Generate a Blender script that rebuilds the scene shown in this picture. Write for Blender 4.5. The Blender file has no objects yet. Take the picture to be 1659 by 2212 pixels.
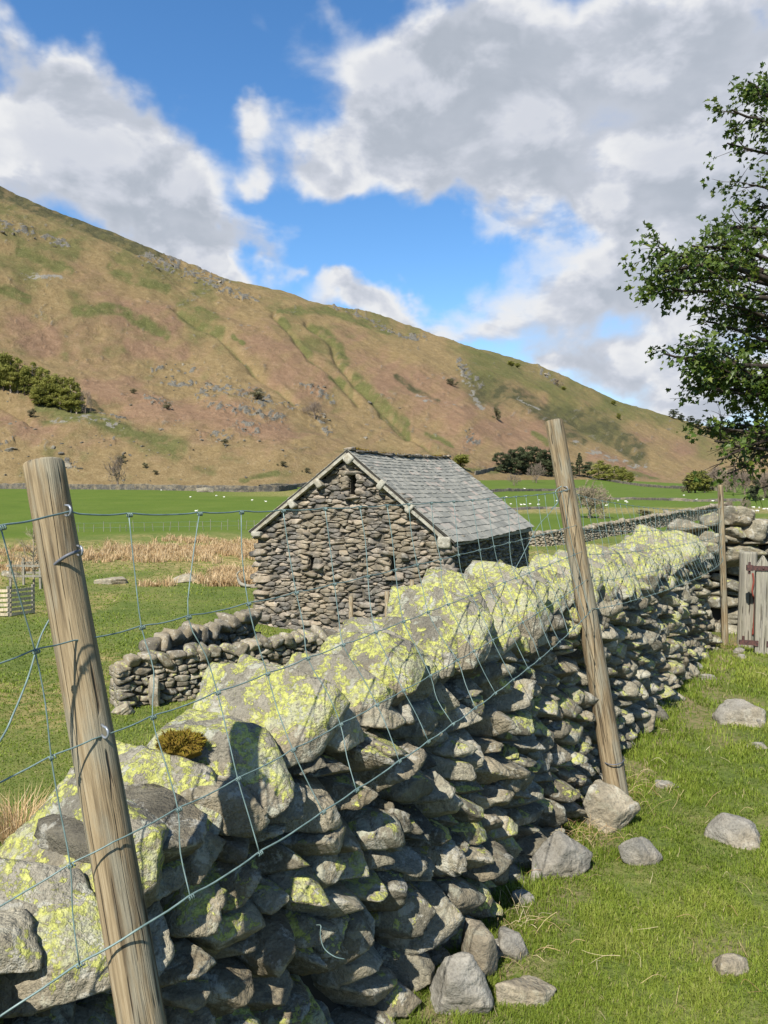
import bpy, bmesh, math, random
import numpy as np
from mathutils import Vector, Matrix

R = math.radians
rng = np.random.default_rng(11)
SC = bpy.context.scene
COL = SC.collection

# ------------------------------------------------------------------ camera
FPX, CX, CY, HZ = 1640.0, 829.5, 1106.0, 1050.0     # a 1659 x 2212 frame
EYE = np.array([0.0, 0.0, 1.6])
PITCH = math.atan((CY - HZ) / FPX)
FW = np.array([0, math.cos(PITCH), -math.sin(PITCH)])
UP = np.array([0, math.sin(PITCH), math.cos(PITCH)])
RT = np.array([1.0, 0, 0])

def ray(px, py):
    return RT * ((px - CX) / FPX) - UP * ((py - CY) / FPX) + FW

def at(px, py, Y):
    d = ray(px, py)
    return EYE + d * (Y / d[1])

def at_z(px, py, z):
    d = ray(px, py)
    return EYE + d * ((z - EYE[2]) / d[2])

def proj(P):
    Q = np.asarray(P, float) - EYE
    f = np.maximum(Q @ FW, 1e-3)
    return CX + FPX * (Q @ RT) / f, CY - FPX * (Q @ UP) / f

cam = bpy.data.objects.new('camera', bpy.data.cameras.new('camera'))
COL.objects.link(cam)
cam.location = EYE
cam.rotation_euler = (math.pi / 2 - PITCH, 0, 0)
cam.data.sensor_width = 36
cam.data.lens = 36 * FPX / 2212
cam.data.clip_start = 0.05
cam.data.clip_end = 9000
SC.camera = cam

# ------------------------------------------------------------------ noise
def _hash(ix, iy, iz, seed):
    h = (ix.astype(np.uint32) * np.uint32(374761393) + iy.astype(np.uint32) * np.uint32(668265263)
         + iz.astype(np.uint32) * np.uint32(2147483647) + np.uint32(seed * 974634777 % 4294967296))
    h = (h ^ (h >> np.uint32(13))) * np.uint32(1274126177)
    h = (h ^ (h >> np.uint32(15))) * np.uint32(2246822519)
    h = h ^ (h >> np.uint32(16))
    return h.astype(np.float64) / 2147483647.5 - 1.0

def noise(P, seed=0):
    P = np.asarray(P, float)
    i = np.floor(P)
    f = P - i
    i = i.astype(np.int64)
    u = f * f * f * (f * (f * 6 - 15) + 10)
    x, y, z = i[:, 0], i[:, 1], i[:, 2]
    out = 0
    for a in (0, 1):
        wa = u[:, 0] if a else 1 - u[:, 0]
        for b in (0, 1):
            wb = u[:, 1] if b else 1 - u[:, 1]
            for c in (0, 1):
                wc = u[:, 2] if c else 1 - u[:, 2]
                out = out + wa * wb * wc * _hash(x + a, y + b, z + c, seed)
    return out

def fbm(P, octv=4, seed=0, gain=0.5):
    P = np.asarray(P, float)
    s, a, t = 0, 1.0, 0
    for k in range(octv):
        s = s + a * noise(P * (2.03 ** k) + 17.3 * k, seed + k)
        t += a
        a *= gain
    return s / t

def sm(x, a, b):
    t = np.clip((np.asarray(x, float) - a) / (b - a), 0, 1)
    return t * t * (3 - 2 * t)

def p3(x, y, z=None):
    x = np.asarray(x, float)
    return np.stack([x, np.asarray(y, float) + 0 * x, (0 * x if z is None else z + 0 * x)], 1)

# ------------------------------------------------------------------ objects
def props(o, label=None, cat=None, group=None, kind=None):
    if label: o['label'] = label
    if cat: o['category'] = cat
    if group: o['group'] = group
    if kind: o['kind'] = kind
    return o

def thing(name, label, cat, loc=(0, 0, 0), group=None):
    o = bpy.data.objects.new(name, None)
    o.empty_display_size = 0.2
    COL.objects.link(o)
    o.location = [float(c) for c in loc]
    return props(o, label, cat, group)

def world_loc(o):
    v = np.zeros(3)
    while o is not None:
        v += np.array(o.location)
        o = o.parent
    return v

def mesh(name, V, F, attrs=None, smooth=False):
    V = np.asarray(V, np.float32)
    Fs = F if isinstance(F, list) else [F]
    Fs = [np.asarray(f, np.int32) for f in Fs if len(f)]
    me = bpy.data.meshes.new(name)
    me.vertices.add(len(V))
    me.vertices.foreach_set('co', V.ravel())
    lv = np.concatenate([f.ravel() for f in Fs])
    tot = np.concatenate([np.full(len(f), f.shape[1], np.int32) for f in Fs])
    st = np.concatenate([[0], np.cumsum(tot)[:-1]]).astype(np.int32)
    me.loops.add(len(lv))
    me.loops.foreach_set('vertex_index', lv)
    me.polygons.add(len(tot))
    me.polygons.foreach_set('loop_start', st)
    me.update(calc_edges=True)
    me.polygons.foreach_set('use_smooth', np.full(len(tot), bool(smooth)))
    for k, a in (attrs or {}).items():
        at_ = me.attributes.new(k, 'FLOAT', 'POINT')
        at_.data.foreach_set('value', np.asarray(a, np.float32))
    return me

def put(name, V, F, mat, parent=None, attrs=None, smooth=False, origin=None):
    """link V (world coordinates) as one mesh object"""
    V = np.asarray(V, float)
    if parent is not None:
        org = world_loc(parent) + (np.zeros(3) if origin is None else 0)
    else:
        org = np.zeros(3) if origin is None else np.asarray(origin, float)
    o = bpy.data.objects.new(name, mesh(name, V - org, F, attrs, smooth))
    o.data.materials.append(mat)
    COL.objects.link(o)
    if parent is not None:
        o.parent = parent
    else:
        o.location = org
    return o

class Geo:
    """collects pieces of one mesh"""
    def __init__(s):
        s.V, s.F, s.A, s.n = [], {}, {}, 0
    def add(s, V, F, **at):
        V = np.asarray(V, float)
        for f in (F if isinstance(F, list) else [F]):
            f = np.asarray(f, np.int64)
            if len(f): s.F.setdefault(f.shape[1], []).append(f + s.n)
        s.V.append(V)
        for k, v in at.items():
            s.A.setdefault(k, []).append(np.broadcast_to(np.asarray(v, float), (len(V),)))
        s.n += len(V)
        return s
    def box(s, c, ax, half, **at):
        """oriented box: centre, 3 axes (rows), half sizes"""
        ax = np.asarray(ax, float)
        sg = np.array([[i, j, k] for i in (-1, 1) for j in (-1, 1) for k in (-1, 1)], float)
        V = np.asarray(c, float) + (sg * np.asarray(half, float)) @ ax
        return s.add(V, BOXF, **at)
    def out(s, name, mat, parent=None, smooth=False, origin=None):
        return put(name, np.concatenate(s.V), [np.concatenate(f) for f in s.F.values()], mat, parent,
                   {k: np.concatenate(v) for k, v in s.A.items()}, smooth, origin)

BOXF = np.array([[0, 1, 3, 2], [4, 6, 7, 5], [0, 4, 5, 1], [2, 3, 7, 6], [0, 2, 6, 4], [1, 5, 7, 3]])
EX = np.eye(3)

_ico = {}
def ico(l):
    if l not in _ico:
        bm = bmesh.new()
        bmesh.ops.create_icosphere(bm, subdivisions=l, radius=1)
        V = np.array([v.co[:] for v in bm.verts])
        F = np.array([[v.index for v in f.verts] for f in bm.faces])
        bm.free()
        _ico[l] = (V, F)
    return _ico[l]

def rock(lvl, size, N, d, p=16, amp=0.05, freq=2.2, seed=0):
    """rounded polytope given by planes N.x <= d, roughened"""
    D, F = ico(lvl)
    D = D * np.asarray(size, float)
    g = np.maximum((D @ np.asarray(N, float).T) / np.asarray(d, float), 0)
    V = D * ((g ** p).sum(1) ** (-1 / p))[:, None]
    if amp:
        s = float(np.mean(size))
        L = np.linalg.norm(V, axis=1, keepdims=True) + 1e-9
        off = np.array([seed * 3.71, seed * 1.37, seed * 7.77]) % 97
        if lvl > 2:
            q = V / s * freq
            h = fbm(q * .8 + off, 4, seed % 50)
            rdg = .45 - np.abs(fbm(q * 1.5 + off[::-1], 3, seed % 41))
            fa = np.array([math.sin(seed), math.cos(seed * 1.7), math.sin(seed * .6) + 1.2]); fa /= np.linalg.norm(fa)
            lam = noise(np.stack([(q @ fa) * 2.6, q[:, 0] * .5, q[:, 1] * .5], 1) + off, seed % 37)
            V = V + V / L * (amp * s * (.30 * h + .32 * rdg + .5 * np.sign(lam) * np.abs(lam) ** .6 + .45 * fbm(q * 4.2 + off, 3, seed % 29)))[:, None]
        else:
            V = V + V / L * (amp * s * (fbm(V / s * freq + off, 2, seed % 50)))[:, None]
    return V, F

def free_rock(lvl, size, r=None, cuts=9, p=18, amp=0.06, seed=None):
    r = r or rng
    N = [[1, 0, 0], [-1, 0, 0], [0, 1, 0], [0, -1, 0], [0, 0, 1], [0, 0, -1]]
    N = np.array(N, float) + r.normal(0, .18, (6, 3))
    d = np.abs(N) @ np.asarray(size, float) * r.uniform(.75, .98, 6)
    C2 = r.normal(0, 1, (cuts, 3)); C2 /= np.linalg.norm(C2, axis=1, keepdims=True)
    C2 = C2 / np.asarray(size, float)
    C2 /= np.linalg.norm(C2, axis=1, keepdims=True)
    d2 = np.linalg.norm(C2 * np.asarray(size, float), axis=1) * r.uniform(.72, .98, cuts)
    return rock(lvl, size, np.vstack([N, C2]), np.concatenate([d, d2]), p, amp, 2.4, int(r.integers(1, 999)) if seed is None else seed)

def rotm(ax, ang):
    return np.array(Matrix.Rotation(ang, 3, Vector(ax)))

def tube(pts, rad, sides=6, cap=True):
    P = np.asarray(pts, float)
    n = len(P)
    rad = np.broadcast_to(np.asarray(rad, float), (n,))
    T = np.gradient(P, axis=0)
    T /= np.linalg.norm(T, axis=1, keepdims=True) + 1e-12
    a = np.array([0, 0, 1.0]) if abs(T[0, 2]) < .9 else np.array([1.0, 0, 0])
    u = np.cross(T[0], a); u /= np.linalg.norm(u)
    U = []
    for k in range(n):
        u = u - T[k] * (u @ T[k]); u /= np.linalg.norm(u) + 1e-12
        U.append(u)
    U = np.array(U); W = np.cross(T, U)
    th = np.arange(sides) * 2 * math.pi / sides
    V = (P[:, None, :] + rad[:, None, None] * (np.cos(th)[None, :, None] * U[:, None, :] + np.sin(th)[None, :, None] * W[:, None, :])).reshape(-1, 3)
    i = np.arange(n - 1)[:, None] * sides
    j = np.arange(sides)[None, :]
    k = (j + 1) % sides
    F = np.stack([i + j, i + k, i + sides + k, i + sides + j], -1).reshape(-1, 4)
    Fs = [F]
    if cap and sides > 2:
        Fs += [np.array([list(range(sides))[::-1]]), np.array([list(range((n - 1) * sides, n * sides))])]
    return V, Fs

def smooth_path(pts, n):
    P = np.asarray(pts, float)
    if len(P) < 3:
        return P[0] + (P[-1] - P[0]) * np.linspace(0, 1, n)[:, None]
    Q = np.vstack([2 * P[0] - P[1], P, 2 * P[-1] - P[-2]])
    t = np.linspace(0, len(P) - 1 - 1e-6, n)
    i = t.astype(int); f = (t - i)[:, None]
    a, b, c, d = Q[i], Q[i + 1], Q[i + 2], Q[i + 3]
    return .5 * (2 * b + (c - a) * f + (2 * a - 5 * b + 4 * c - d) * f ** 2 + (3 * b - a - 3 * c + d) * f ** 3)

# ------------------------------------------------------------------ materials
def nd(nt, typ, ins=None, **pr):
    n = nt.nodes.new('ShaderNode' + typ)
    for k, v in pr.items():
        setattr(n, k, v)
    for k, v in (ins or {}).items():
        s = n.inputs[k]
        if isinstance(v, bpy.types.NodeSocket):
            nt.links.new(v, s)
        else:
            s.default_value = v
    return n

def mat_new(name, rough=.85, spec=.3):
    m = bpy.data.materials.new(name)
    m.use_nodes = True
    nt = m.node_tree
    b = nt.nodes['Principled BSDF']
    b.inputs['Roughness'].default_value = rough
    b.inputs['Specular IOR Level'].default_value = spec
    return m, nt, b

def c4(c):
    return (c[0], c[1], c[2], 1.0)

def mth(nt, op, a, b=0.0, clamp=False):
    return nd(nt, 'Math', {0: a, 1: b}, operation=op, use_clamp=clamp).outputs[0]

def mixc(nt, f, a, b, mode='MIX'):
    n = nd(nt, 'Mix', {0: f}, data_type='RGBA', blend_type=mode)
    for idx, v in ((6, a), (7, b)):
        if isinstance(v, bpy.types.NodeSocket): nt.links.new(v, n.inputs[idx])
        else: n.inputs[idx].default_value = c4(v)
    return n.outputs[2]

def ramp(nt, f, stops):
    n = nd(nt, 'ValToRGB', {0: f})
    e = n.color_ramp.elements
    e[0].position, e[0].color = stops[0][0], c4(stops[0][1])
    e[1].position, e[1].color = stops[-1][0], c4(stops[-1][1])
    for p_, c_ in stops[1:-1]:
        x = e.new(p_); x.color = c4(c_)
    return n.outputs[0]

def step(nt, v, a, b):
    return nd(nt, 'MapRange', {'Value': v, 'From Min': a, 'From Max': b}, interpolation_type='SMOOTHSTEP').outputs[0]

def coords(nt, scale=(1, 1, 1)):
    t = nd(nt, 'TexCoord').outputs['Object']
    return t if scale == (1, 1, 1) else nd(nt, 'Mapping', {'Vector': t, 'Scale': scale}).outputs[0]

def nz(nt, co, scale, detail=4, rough=.55, dist=0.0):
    return nd(nt, 'TexNoise', {'Vector': co, 'Scale': scale, 'Detail': detail, 'Roughness': rough, 'Distortion': dist}).outputs[0]

def attr(nt, name):
    return nd(nt, 'Attribute', attribute_name=name).outputs['Fac']

def bump(nt, b, h, strength=.5, dist=.01):
    n = nd(nt, 'Bump', {'Height': h, 'Strength': strength, 'Distance': dist})
    nt.links.new(n.outputs[0], b.inputs['Normal'])

def stone_mat(name, cols, sc=1.0, lichen=True, bumpd=.006, white=.5):
    """cols: three tones picked by the per-stone tint; lichen: yellow crust where the stone carries it and faces up"""
    m, nt, b = mat_new(name, .9, .25)
    co = coords(nt)
    tint = attr(nt, 'tint')
    n1 = nz(nt, co, 5 * sc, 5, .6, .4)
    n2 = nz(nt, co, 38 * sc, 6, .65)
    n3 = nz(nt, co, 140 * sc, 3, .6)
    f = mth(nt, 'ADD', mth(nt, 'MULTIPLY', n1, .5), mth(nt, 'ADD', mth(nt, 'MULTIPLY', tint, .62), mth(nt, 'MULTIPLY', n2, .35)))
    f = mth(nt, 'SUBTRACT', f, .25)
    base = ramp(nt, f, [(.12, cols[0]), (.5, cols[1]), (.88, cols[2])])
    warm = mixc(nt, step(nt, nz(nt, co, 2.6 * sc, 4), .42, .62), base, (.285, .225, .135), 'MIX')
    base = mixc(nt, .5, base, warm)
    pit = step(nt, n3, .60, .48)
    base = mixc(nt, mth(nt, 'MULTIPLY', mth(nt, 'SUBTRACT', 1.0, pit), .28), base, (.06, .055, .045))
    big = step(nt, nz(nt, co, 6.5 * sc, 6, .68, .6), .40, .62)
    base = mixc(nt, .55, base, mixc(nt, big, mixc(nt, 1.0, base, (.50, .50, .48), 'MULTIPLY'), base))
    crust = step(nt, nz(nt, co, 13 * sc, 9, .72, .5), .54, .60)
    base = mixc(nt, mth(nt, 'MULTIPLY', crust, white), base, (.47, .455, .385))
    soot = step(nt, nz(nt, co, 16 * sc, 8, .72, .3), .56, .63)
    base = mixc(nt, mth(nt, 'MULTIPLY', soot, .6), base, (.065, .062, .05))
    h2 = mth(nt, 'ADD', mth(nt, 'MULTIPLY', n2, 1.3), mth(nt, 'MULTIPLY', nz(nt, co, 11 * sc, 6, .65), 1.6))
    if lichen:
        g = nd(nt, 'NewGeometry')
        up = nd(nt, 'SeparateXYZ', {0: g.outputs['Normal']}).outputs[2]
        upf = step(nt, up, -.9, .65)
        am = mth(nt, 'MULTIPLY', attr(nt, 'lich'), upf)
        l1 = nz(nt, co, 10.5, 10, .66, .35)
        th = mth(nt, 'SUBTRACT', .675, mth(nt, 'MULTIPLY', am, .205))
        exc = mth(nt, 'SUBTRACT', l1, th)
        msk = step(nt, exc, 0.0, .02)
        hole = step(nt, nz(nt, co, 70, 7, .72), .42, .50)
        msk = mth(nt, 'MULTIPLY', msk, mth(nt, 'ADD', mth(nt, 'MULTIPLY', hole, .8), .12))
        lc = ramp(nt, nz(nt, co, 48, 7, .74), [(.32, (.19, .19, .06)), (.46, (.35, .36, .085)), (.58, (.47, .47, .125)), (.72, (.53, .51, .27))])
        old = step(nt, mth(nt, 'ADD', exc, mth(nt, 'MULTIPLY', n2, .10)), .10, .19)       # old thallus centres go grey
        lc = mixc(nt, mth(nt, 'MULTIPLY', old, .75), lc, (.34, .33, .24))
        pale = step(nt, nz(nt, co, 15, 8, .7, .4), .52, .58)
        base = mixc(nt, mth(nt, 'MULTIPLY', mth(nt, 'MULTIPLY', pale, am), .6), base, (.40, .405, .31))
        base = mixc(nt, msk, base, lc)
        h2 = mth(nt, 'ADD', h2, mth(nt, 'MULTIPLY', msk, .12))
    h2 = mth(nt, 'ADD', h2, mth(nt, 'MULTIPLY', n3, .5))
    nt.links.new(base, b.inputs['Base Color'])
    bump(nt, b, h2, 1.0, bumpd)
    return m

def wood_mat(name, stops, grain=95, cracks=True, rough=.85):
    m, nt, b = mat_new(name, rough, .25)
    co = coords(nt, (1, 1, .03))
    wob = nz(nt, coords(nt, (1, 1, .35)), 9, 3)
    co2 = nd(nt, 'VectorMath', {0: co, 1: nd(nt, 'VectorMath', {0: nd(nt, 'CombineXYZ', {0: wob, 1: wob, 2: 0.0}).outputs[0], 'Scale': .016}, operation='SCALE').outputs[0]}, operation='ADD').outputs[0]
    g1 = nz(nt, co2, grain, 4, .6)
    g2 = nz(nt, co2, grain * 4.2, 4, .6)
    big = nz(nt, coords(nt, (1, 1, .3)), 8, 3)
    f = mth(nt, 'ADD', mth(nt, 'MULTIPLY', g1, .75), mth(nt, 'ADD', mth(nt, 'MULTIPLY', g2, .35), mth(nt, 'MULTIPLY', big, .35)))
    f = mth(nt, 'SUBTRACT', f, .23)
    base = ramp(nt, f, stops)
    grey = step(nt, nz(nt, coords(nt, (1, 1, .16)), 26, 5), .45, .60)
    base = mixc(nt, mth(nt, 'MULTIPLY', grey, .65), base, mixc(nt, g2, (.10, .095, .065), (.34, .32, .24)))
    h = mth(nt, 'ADD', g1, mth(nt, 'MULTIPLY', g2, .7))
    if cracks:
        ck = nz(nt, nd(nt, 'Mapping', {'Vector': co2, 'Scale': (1, 1, .35)}).outputs[0], grain * .45, 2, .4)
        cm = step(nt, mth(nt, 'ABSOLUTE', mth(nt, 'SUBTRACT', ck, .5)), .022, .0)
        cm = mth(nt, 'MULTIPLY', cm, step(nt, nz(nt, coords(nt, (1, 1, .22)), 24, 2), .44, .49))
        base = mixc(nt, mth(nt, 'MULTIPLY', cm, .9), base, (.028, .018, .01))
        h = mth(nt, 'SUBTRACT', h, mth(nt, 'MULTIPLY', cm, 1.5))
    nt.links.new(base, b.inputs['Base Color'])
    bump(nt, b, h, .7, .004)
    return m

def tint_mat(name, stops, rough=.8, trans=0.0, spec=.2, noise_sc=None, bumpd=0):
    """colour from the per-piece tint attribute"""
    m, nt, b = mat_new(name, rough, spec)
    f = attr(nt, 'tint')
    if noise_sc:
        f = mth(nt, 'ADD', mth(nt, 'MULTIPLY', f, .7), mth(nt, 'SUBTRACT', mth(nt, 'MULTIPLY', nz(nt, coords(nt), noise_sc, 4, .6), .7), .2))
    base = ramp(nt, f, stops)
    nt.links.new(base, b.inputs['Base Color'])
    if bumpd:
        bump(nt, b, nz(nt, coords(nt), noise_sc * 3, 4), .8, bumpd)
    if trans:
        tr = nd(nt, 'BsdfTranslucent', {'Color': base})
        mx = nd(nt, 'MixShader', {0: trans, 1: b.outputs[0], 2: tr.outputs[0]})
        nt.links.new(mx.outputs[0], nt.nodes['Material Output'].inputs[0])
    return m

M = {}
M['wall'] = stone_mat('lichen_stone', [(.095, .085, .062), (.25, .225, .162), (.43, .39, .285)], 1.0, True, .012, .45)
M['cope'] = stone_mat('cope_stone', [(.12, .11, .085), (.265, .242, .185), (.42, .385, .295)], 1.0, True, .013, .55)
M['barn'] = stone_mat('barn_stone', [(.07, .067, .062), (.20, .175, .14), (.42, .34, .25)], .55, False, .012, .2)
M['rubble'] = stone_mat('rubble_stone', [(.105, .092, .068), (.235, .20, .142), (.39, .34, .245)], .6, True, .01, .4)
M['boulder'] = stone_mat('boulder_stone', [(.15, .142, .12), (.25, .235, .20), (.36, .34, .29)], .8, False, .008, .25)
M['farwall'] = stone_mat('field_wall_stone', [(.05, .047, .042), (.12, .11, .092), (.21, .195, .16)], .35, False, .03, .15)
M['crag'] = stone_mat('crag_stone', [(.07, .064, .052), (.16, .145, .115), (.26, .24, .19)], .05, False, .1, .2)
m, nt, b = mat_new('core_fill', 1.0, 0.0); b.inputs['Base Color'].default_value = (.045, .042, .036, 1); M['core'] = m
m, nt, b = mat_new('earth_fill', 1.0, 0.0)
nt.links.new(ramp(nt, nz(nt, coords(nt), 14, 5), [(.35, (.05, .045, .036)), (.65, (.16, .14, .105))]), b.inputs['Base Color']); M['fill'] = m
M['wood'] = wood_mat('weathered_post', [(.25, (.04, .03, .018)), (.42, (.135, .10, .056)), (.56, (.25, .19, .108)), (.78, (.40, .335, .22))])
M['oldwood'] = wood_mat('grey_wood', [(.15, (.08, .072, .056)), (.45, (.21, .195, .155)), (.7, (.36, .32, .245)), (.9, (.45, .41, .33))], 60)
M['palewood'] = wood_mat('pale_wood', [(.15, (.28, .21, .12)), (.5, (.50, .41, .27)), (.9, (.62, .54, .40))], 50, False)
m, nt, b = mat_new('galvanised', .45, .5)
b.inputs['Metallic'].default_value = .0
nt.links.new(ramp(nt, nz(nt, coords(nt), 40, 4), [(.3, (.085, .13, .12)), (.7, (.17, .235, .215))]), b.inputs['Base Color']); M['wire'] = m
m, nt, b = mat_new('steel_staple', .35, .5)
b.inputs['Metallic'].default_value = .3; b.inputs['Base Color'].default_value = (.22, .24, .26, 1); M['staple'] = m
m, nt, b = mat_new('dark_cable', .5, .4)
b.inputs['Base Color'].default_value = (.10, .105, .12, 1); M['cable'] = m
m, nt, b = mat_new('rusty_iron', .75, .3)
nt.links.new(ramp(nt, nz(nt, coords(nt), 60, 5), [(.35, (.03, .02, .02)), (.65, (.10, .045, .035))]), b.inputs['Base Color']); M['rust'] = m
m, nt, b = mat_new('red_cord', .8, .2)
b.inputs['Base Color'].default_value = (.20, .05, .035, 1); M['cord'] = m
M['grass'] = tint_mat('turf_blades', [(0, (.055, .085, .012)), (.4, (.155, .215, .024)), (.75, (.26, .31, .045)), (.9, (.33, .30, .12)), (1, (.46, .39, .21))], .6, .4, .25)
M['rush'] = tint_mat('rush_blades', [(0, (.28, .18, .08)), (.5, (.56, .40, .21)), (1, (.70, .56, .35))], .7, .35)
M['slate'] = tint_mat('roof_slate', [(0, (.10, .10, .085)), (.45, (.205, .20, .165)), (.7, (.29, .275, .225)), (.9, (.33, .25, .20)), (1, (.42, .40, .33))], .75, 0, .4, 5.0, .004)
M['verge'] = stone_mat('pale_verge', [(.24, .225, .18), (.36, .34, .27), (.46, .44, .36)], .6, False, .004, .4)
M['leaf'] = tint_mat('sycamore_leaf', [(0, (.03, .055, .009)), (.6, (.075, .12, .016)), (1, (.17, .20, .03))], .45, .4, .35)
M['copse'] = tint_mat('spring_leaf', [(0, (.14, .145, .035)), (.5, (.26, .265, .06)), (1, (.36, .34, .10))], .8, .55)
M['pine'] = tint_mat('pine_needle', [(0, (.03, .038, .02)), (.5, (.055, .068, .03)), (1, (.10, .11, .045))], .8, .25)
M['heath'] = tint_mat('shrub_twig', [(0, (.07, .065, .035)), (.5, (.13, .12, .06)), (1, (.19, .17, .09))], .9, .25)
M['twig'] = tint_mat('bare_twig', [(0, (.12, .09, .065)), (1, (.32, .26, .20))], .9, 0)
M['palebark'] = tint_mat('pale_twig', [(0, (.19, .155, .10)), (1, (.34, .285, .19))], .9, 0)
m, nt, b = mat_new('bark', .95, .1)
nt.links.new(ramp(nt, nz(nt, coords(nt, (1, 1, .3)), 9, 6), [(.3, (.018, .014, .011)), (.7, (.07, .056, .044))]), b.inputs['Base Color'])
bump(nt, b, nz(nt, coords(nt, (1, 1, .25)), 30, 4), .6, .01); M['bark'] = m
m, nt, b = mat_new('fleece', .95, .1)
nt.links.new(ramp(nt, nz(nt, coords(nt), 12, 3), [(.3, (.55, .52, .44)), (.7, (.75, .73, .66))]), b.inputs['Base Color']); M['fleece'] = m
m, nt, b = mat_new('moss', .95, .1)
nt.links.new(ramp(nt, attr(nt, 'tint'), [(0, (.06, .035, .01)), (.5, (.14, .095, .015)), (1, (.20, .17, .02))]), b.inputs['Base Color']); M['moss'] = m
M['straw'] = tint_mat('dry_straw', [(0, (.30, .16, .08)), (.5, (.46, .36, .19)), (1, (.62, .54, .36))], .7, .2)
# ------------------------------------------------------------------ lie of the land
WP0 = np.array([0.177, 2.370]); WT = np.array([.522, .853]); WN = np.array([.853, -.522])   # front face of the long wall

def wall_side(x, y):
    """metres behind (+) or in front (-) of the long wall's face"""
    return -((x - WP0[0]) * WN[0] + (y - WP0[1]) * WN[1])

TPX = [-900, 0, 600, 1000, 1300, 1500, 1659, 2400]
TF = [220, 232, 250, 300, 420, 540, 640, 700]
TYF = [1056, 1055, 1050, 1038, 1036, 1046, 1052, 1052]
RPX = [-900, -300, 0, 60, 100, 200, 300, 350, 400, 440, 500, 545, 600, 700, 740, 760, 800, 860, 918, 935, 1000, 1060, 1100, 1170, 1200, 1240, 1270, 1300, 1330, 1400, 1450, 1500, 1560, 1620, 1700, 1800, 2400]
RPY = [330, 330, 405, 428, 452, 497, 538, 560, 578, 590, 612, 624, 634, 662, 669, 671, 684, 704, 722, 737, 748, 765, 777, 793, 806, 832, 848, 862, 874, 892, 903, 926, 940, 928, 924, 940, 1010]
SPX = [-900, -300, 0, 100, 200, 300, 400, 500, 600, 740, 860, 1000, 1100, 1200, 1330, 1450, 1560, 1659, 1800, 2400]
SPY = [330, 330, 405, 452, 497, 538, 578, 610, 635, 668, 704, 748, 777, 812, 868, 905, 936, 928, 940, 1010]
DPX = [-900, 0, 500, 1000, 1300, 1500, 1659, 2400]
DRD = [600, 620, 700, 850, 960, 1060, 1150, 1200]

def az_tables(az):
    """az (radians right of +Y) -> foot range, foot z, ridge range, ridge z, cos, px"""
    az = np.asarray(az, float)
    ac = np.clip(az, R(-46), R(46))
    px = CX + FPX * np.tan(ac)
    c = np.cos(ac)
    F = np.interp(px, TPX, TF); D = np.interp(px, DPX, DRD)
    zf = 1.6 + (HZ - np.interp(px, TPX, TYF)) / FPX * F
    te = (HZ - np.interp(px, RPX, RPY)) / FPX
    w = sm(np.abs(az), R(55), R(110))
    te = te * (1 - w) + .07 * w
    zr = 1.6 + te * D
    for t in (.75, .8, .85, .9, .95):          # no shoulder below the ridge may stand above the skyline
        zr = np.minimum(zr, (te * (F + (D - F) * t) + 1.6 - zf) / hill_g(t) + zf)
    return F / c, zf, D / c, zr, c, px

def crest_offset(az):
    """how far the craggy skyline stands above or below the smooth shoulder it grows from"""
    px = CX + FPX * np.tan(np.clip(az, R(-46), R(46)))
    D = np.interp(px, DPX, DRD)
    return (np.interp(px, SPX, SPY) - np.interp(px, RPX, RPY)) / FPX * D

def ground_h(x, y):
    x = np.asarray(x, float); y = np.asarray(y, float)
    d = wall_side(x, y)
    r = np.hypot(x, y)
    z = -3.1 * sm(d + .45 * np.maximum(r - 8.5, 0), .45, 11.0)
    z = z + np.interp(r, [0, 40, 70, 120, 230, 600], [0, 0, .8, 1.7, 3.2, 4.2]) * sm(d + .45 * np.maximum(r - 8.5, 0), 2, 14)
    q = p3(x, y)
    z = z + .025 * fbm(q * 1.7, 3, 3) + (.10 * fbm(q * .35, 2, 5) + .3 * fbm(q * .06, 2, 8)) * sm(d, 2.5, 10)
    Fr, zf, *_ = az_tables(np.arctan2(x, y))
    w = sm(r / Fr, .5, 1.0)
    return z * (1 - w) + zf * w

# painted land cover, as places on the hillside
def warp(px, py, s=60, a=14, seed=40):
    q = p3(px / s, py / s)
    return px + a * fbm(q, 4, seed), py + a * .7 * fbm(q, 4, seed + 9)

def seg_dist(px, py, pts):
    best = np.full(px.shape, 1e9)
    for (x0, y0), (x1, y1) in zip(pts[:-1], pts[1:]):
        dx, dy = x1 - x0, y1 - y0
        t = np.clip(((px - x0) * dx + (py - y0) * dy) / (dx * dx + dy * dy), 0, 1)
        best = np.minimum(best, np.hypot(px - x0 - t * dx, py - y0 - t * dy))
    return best

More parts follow.
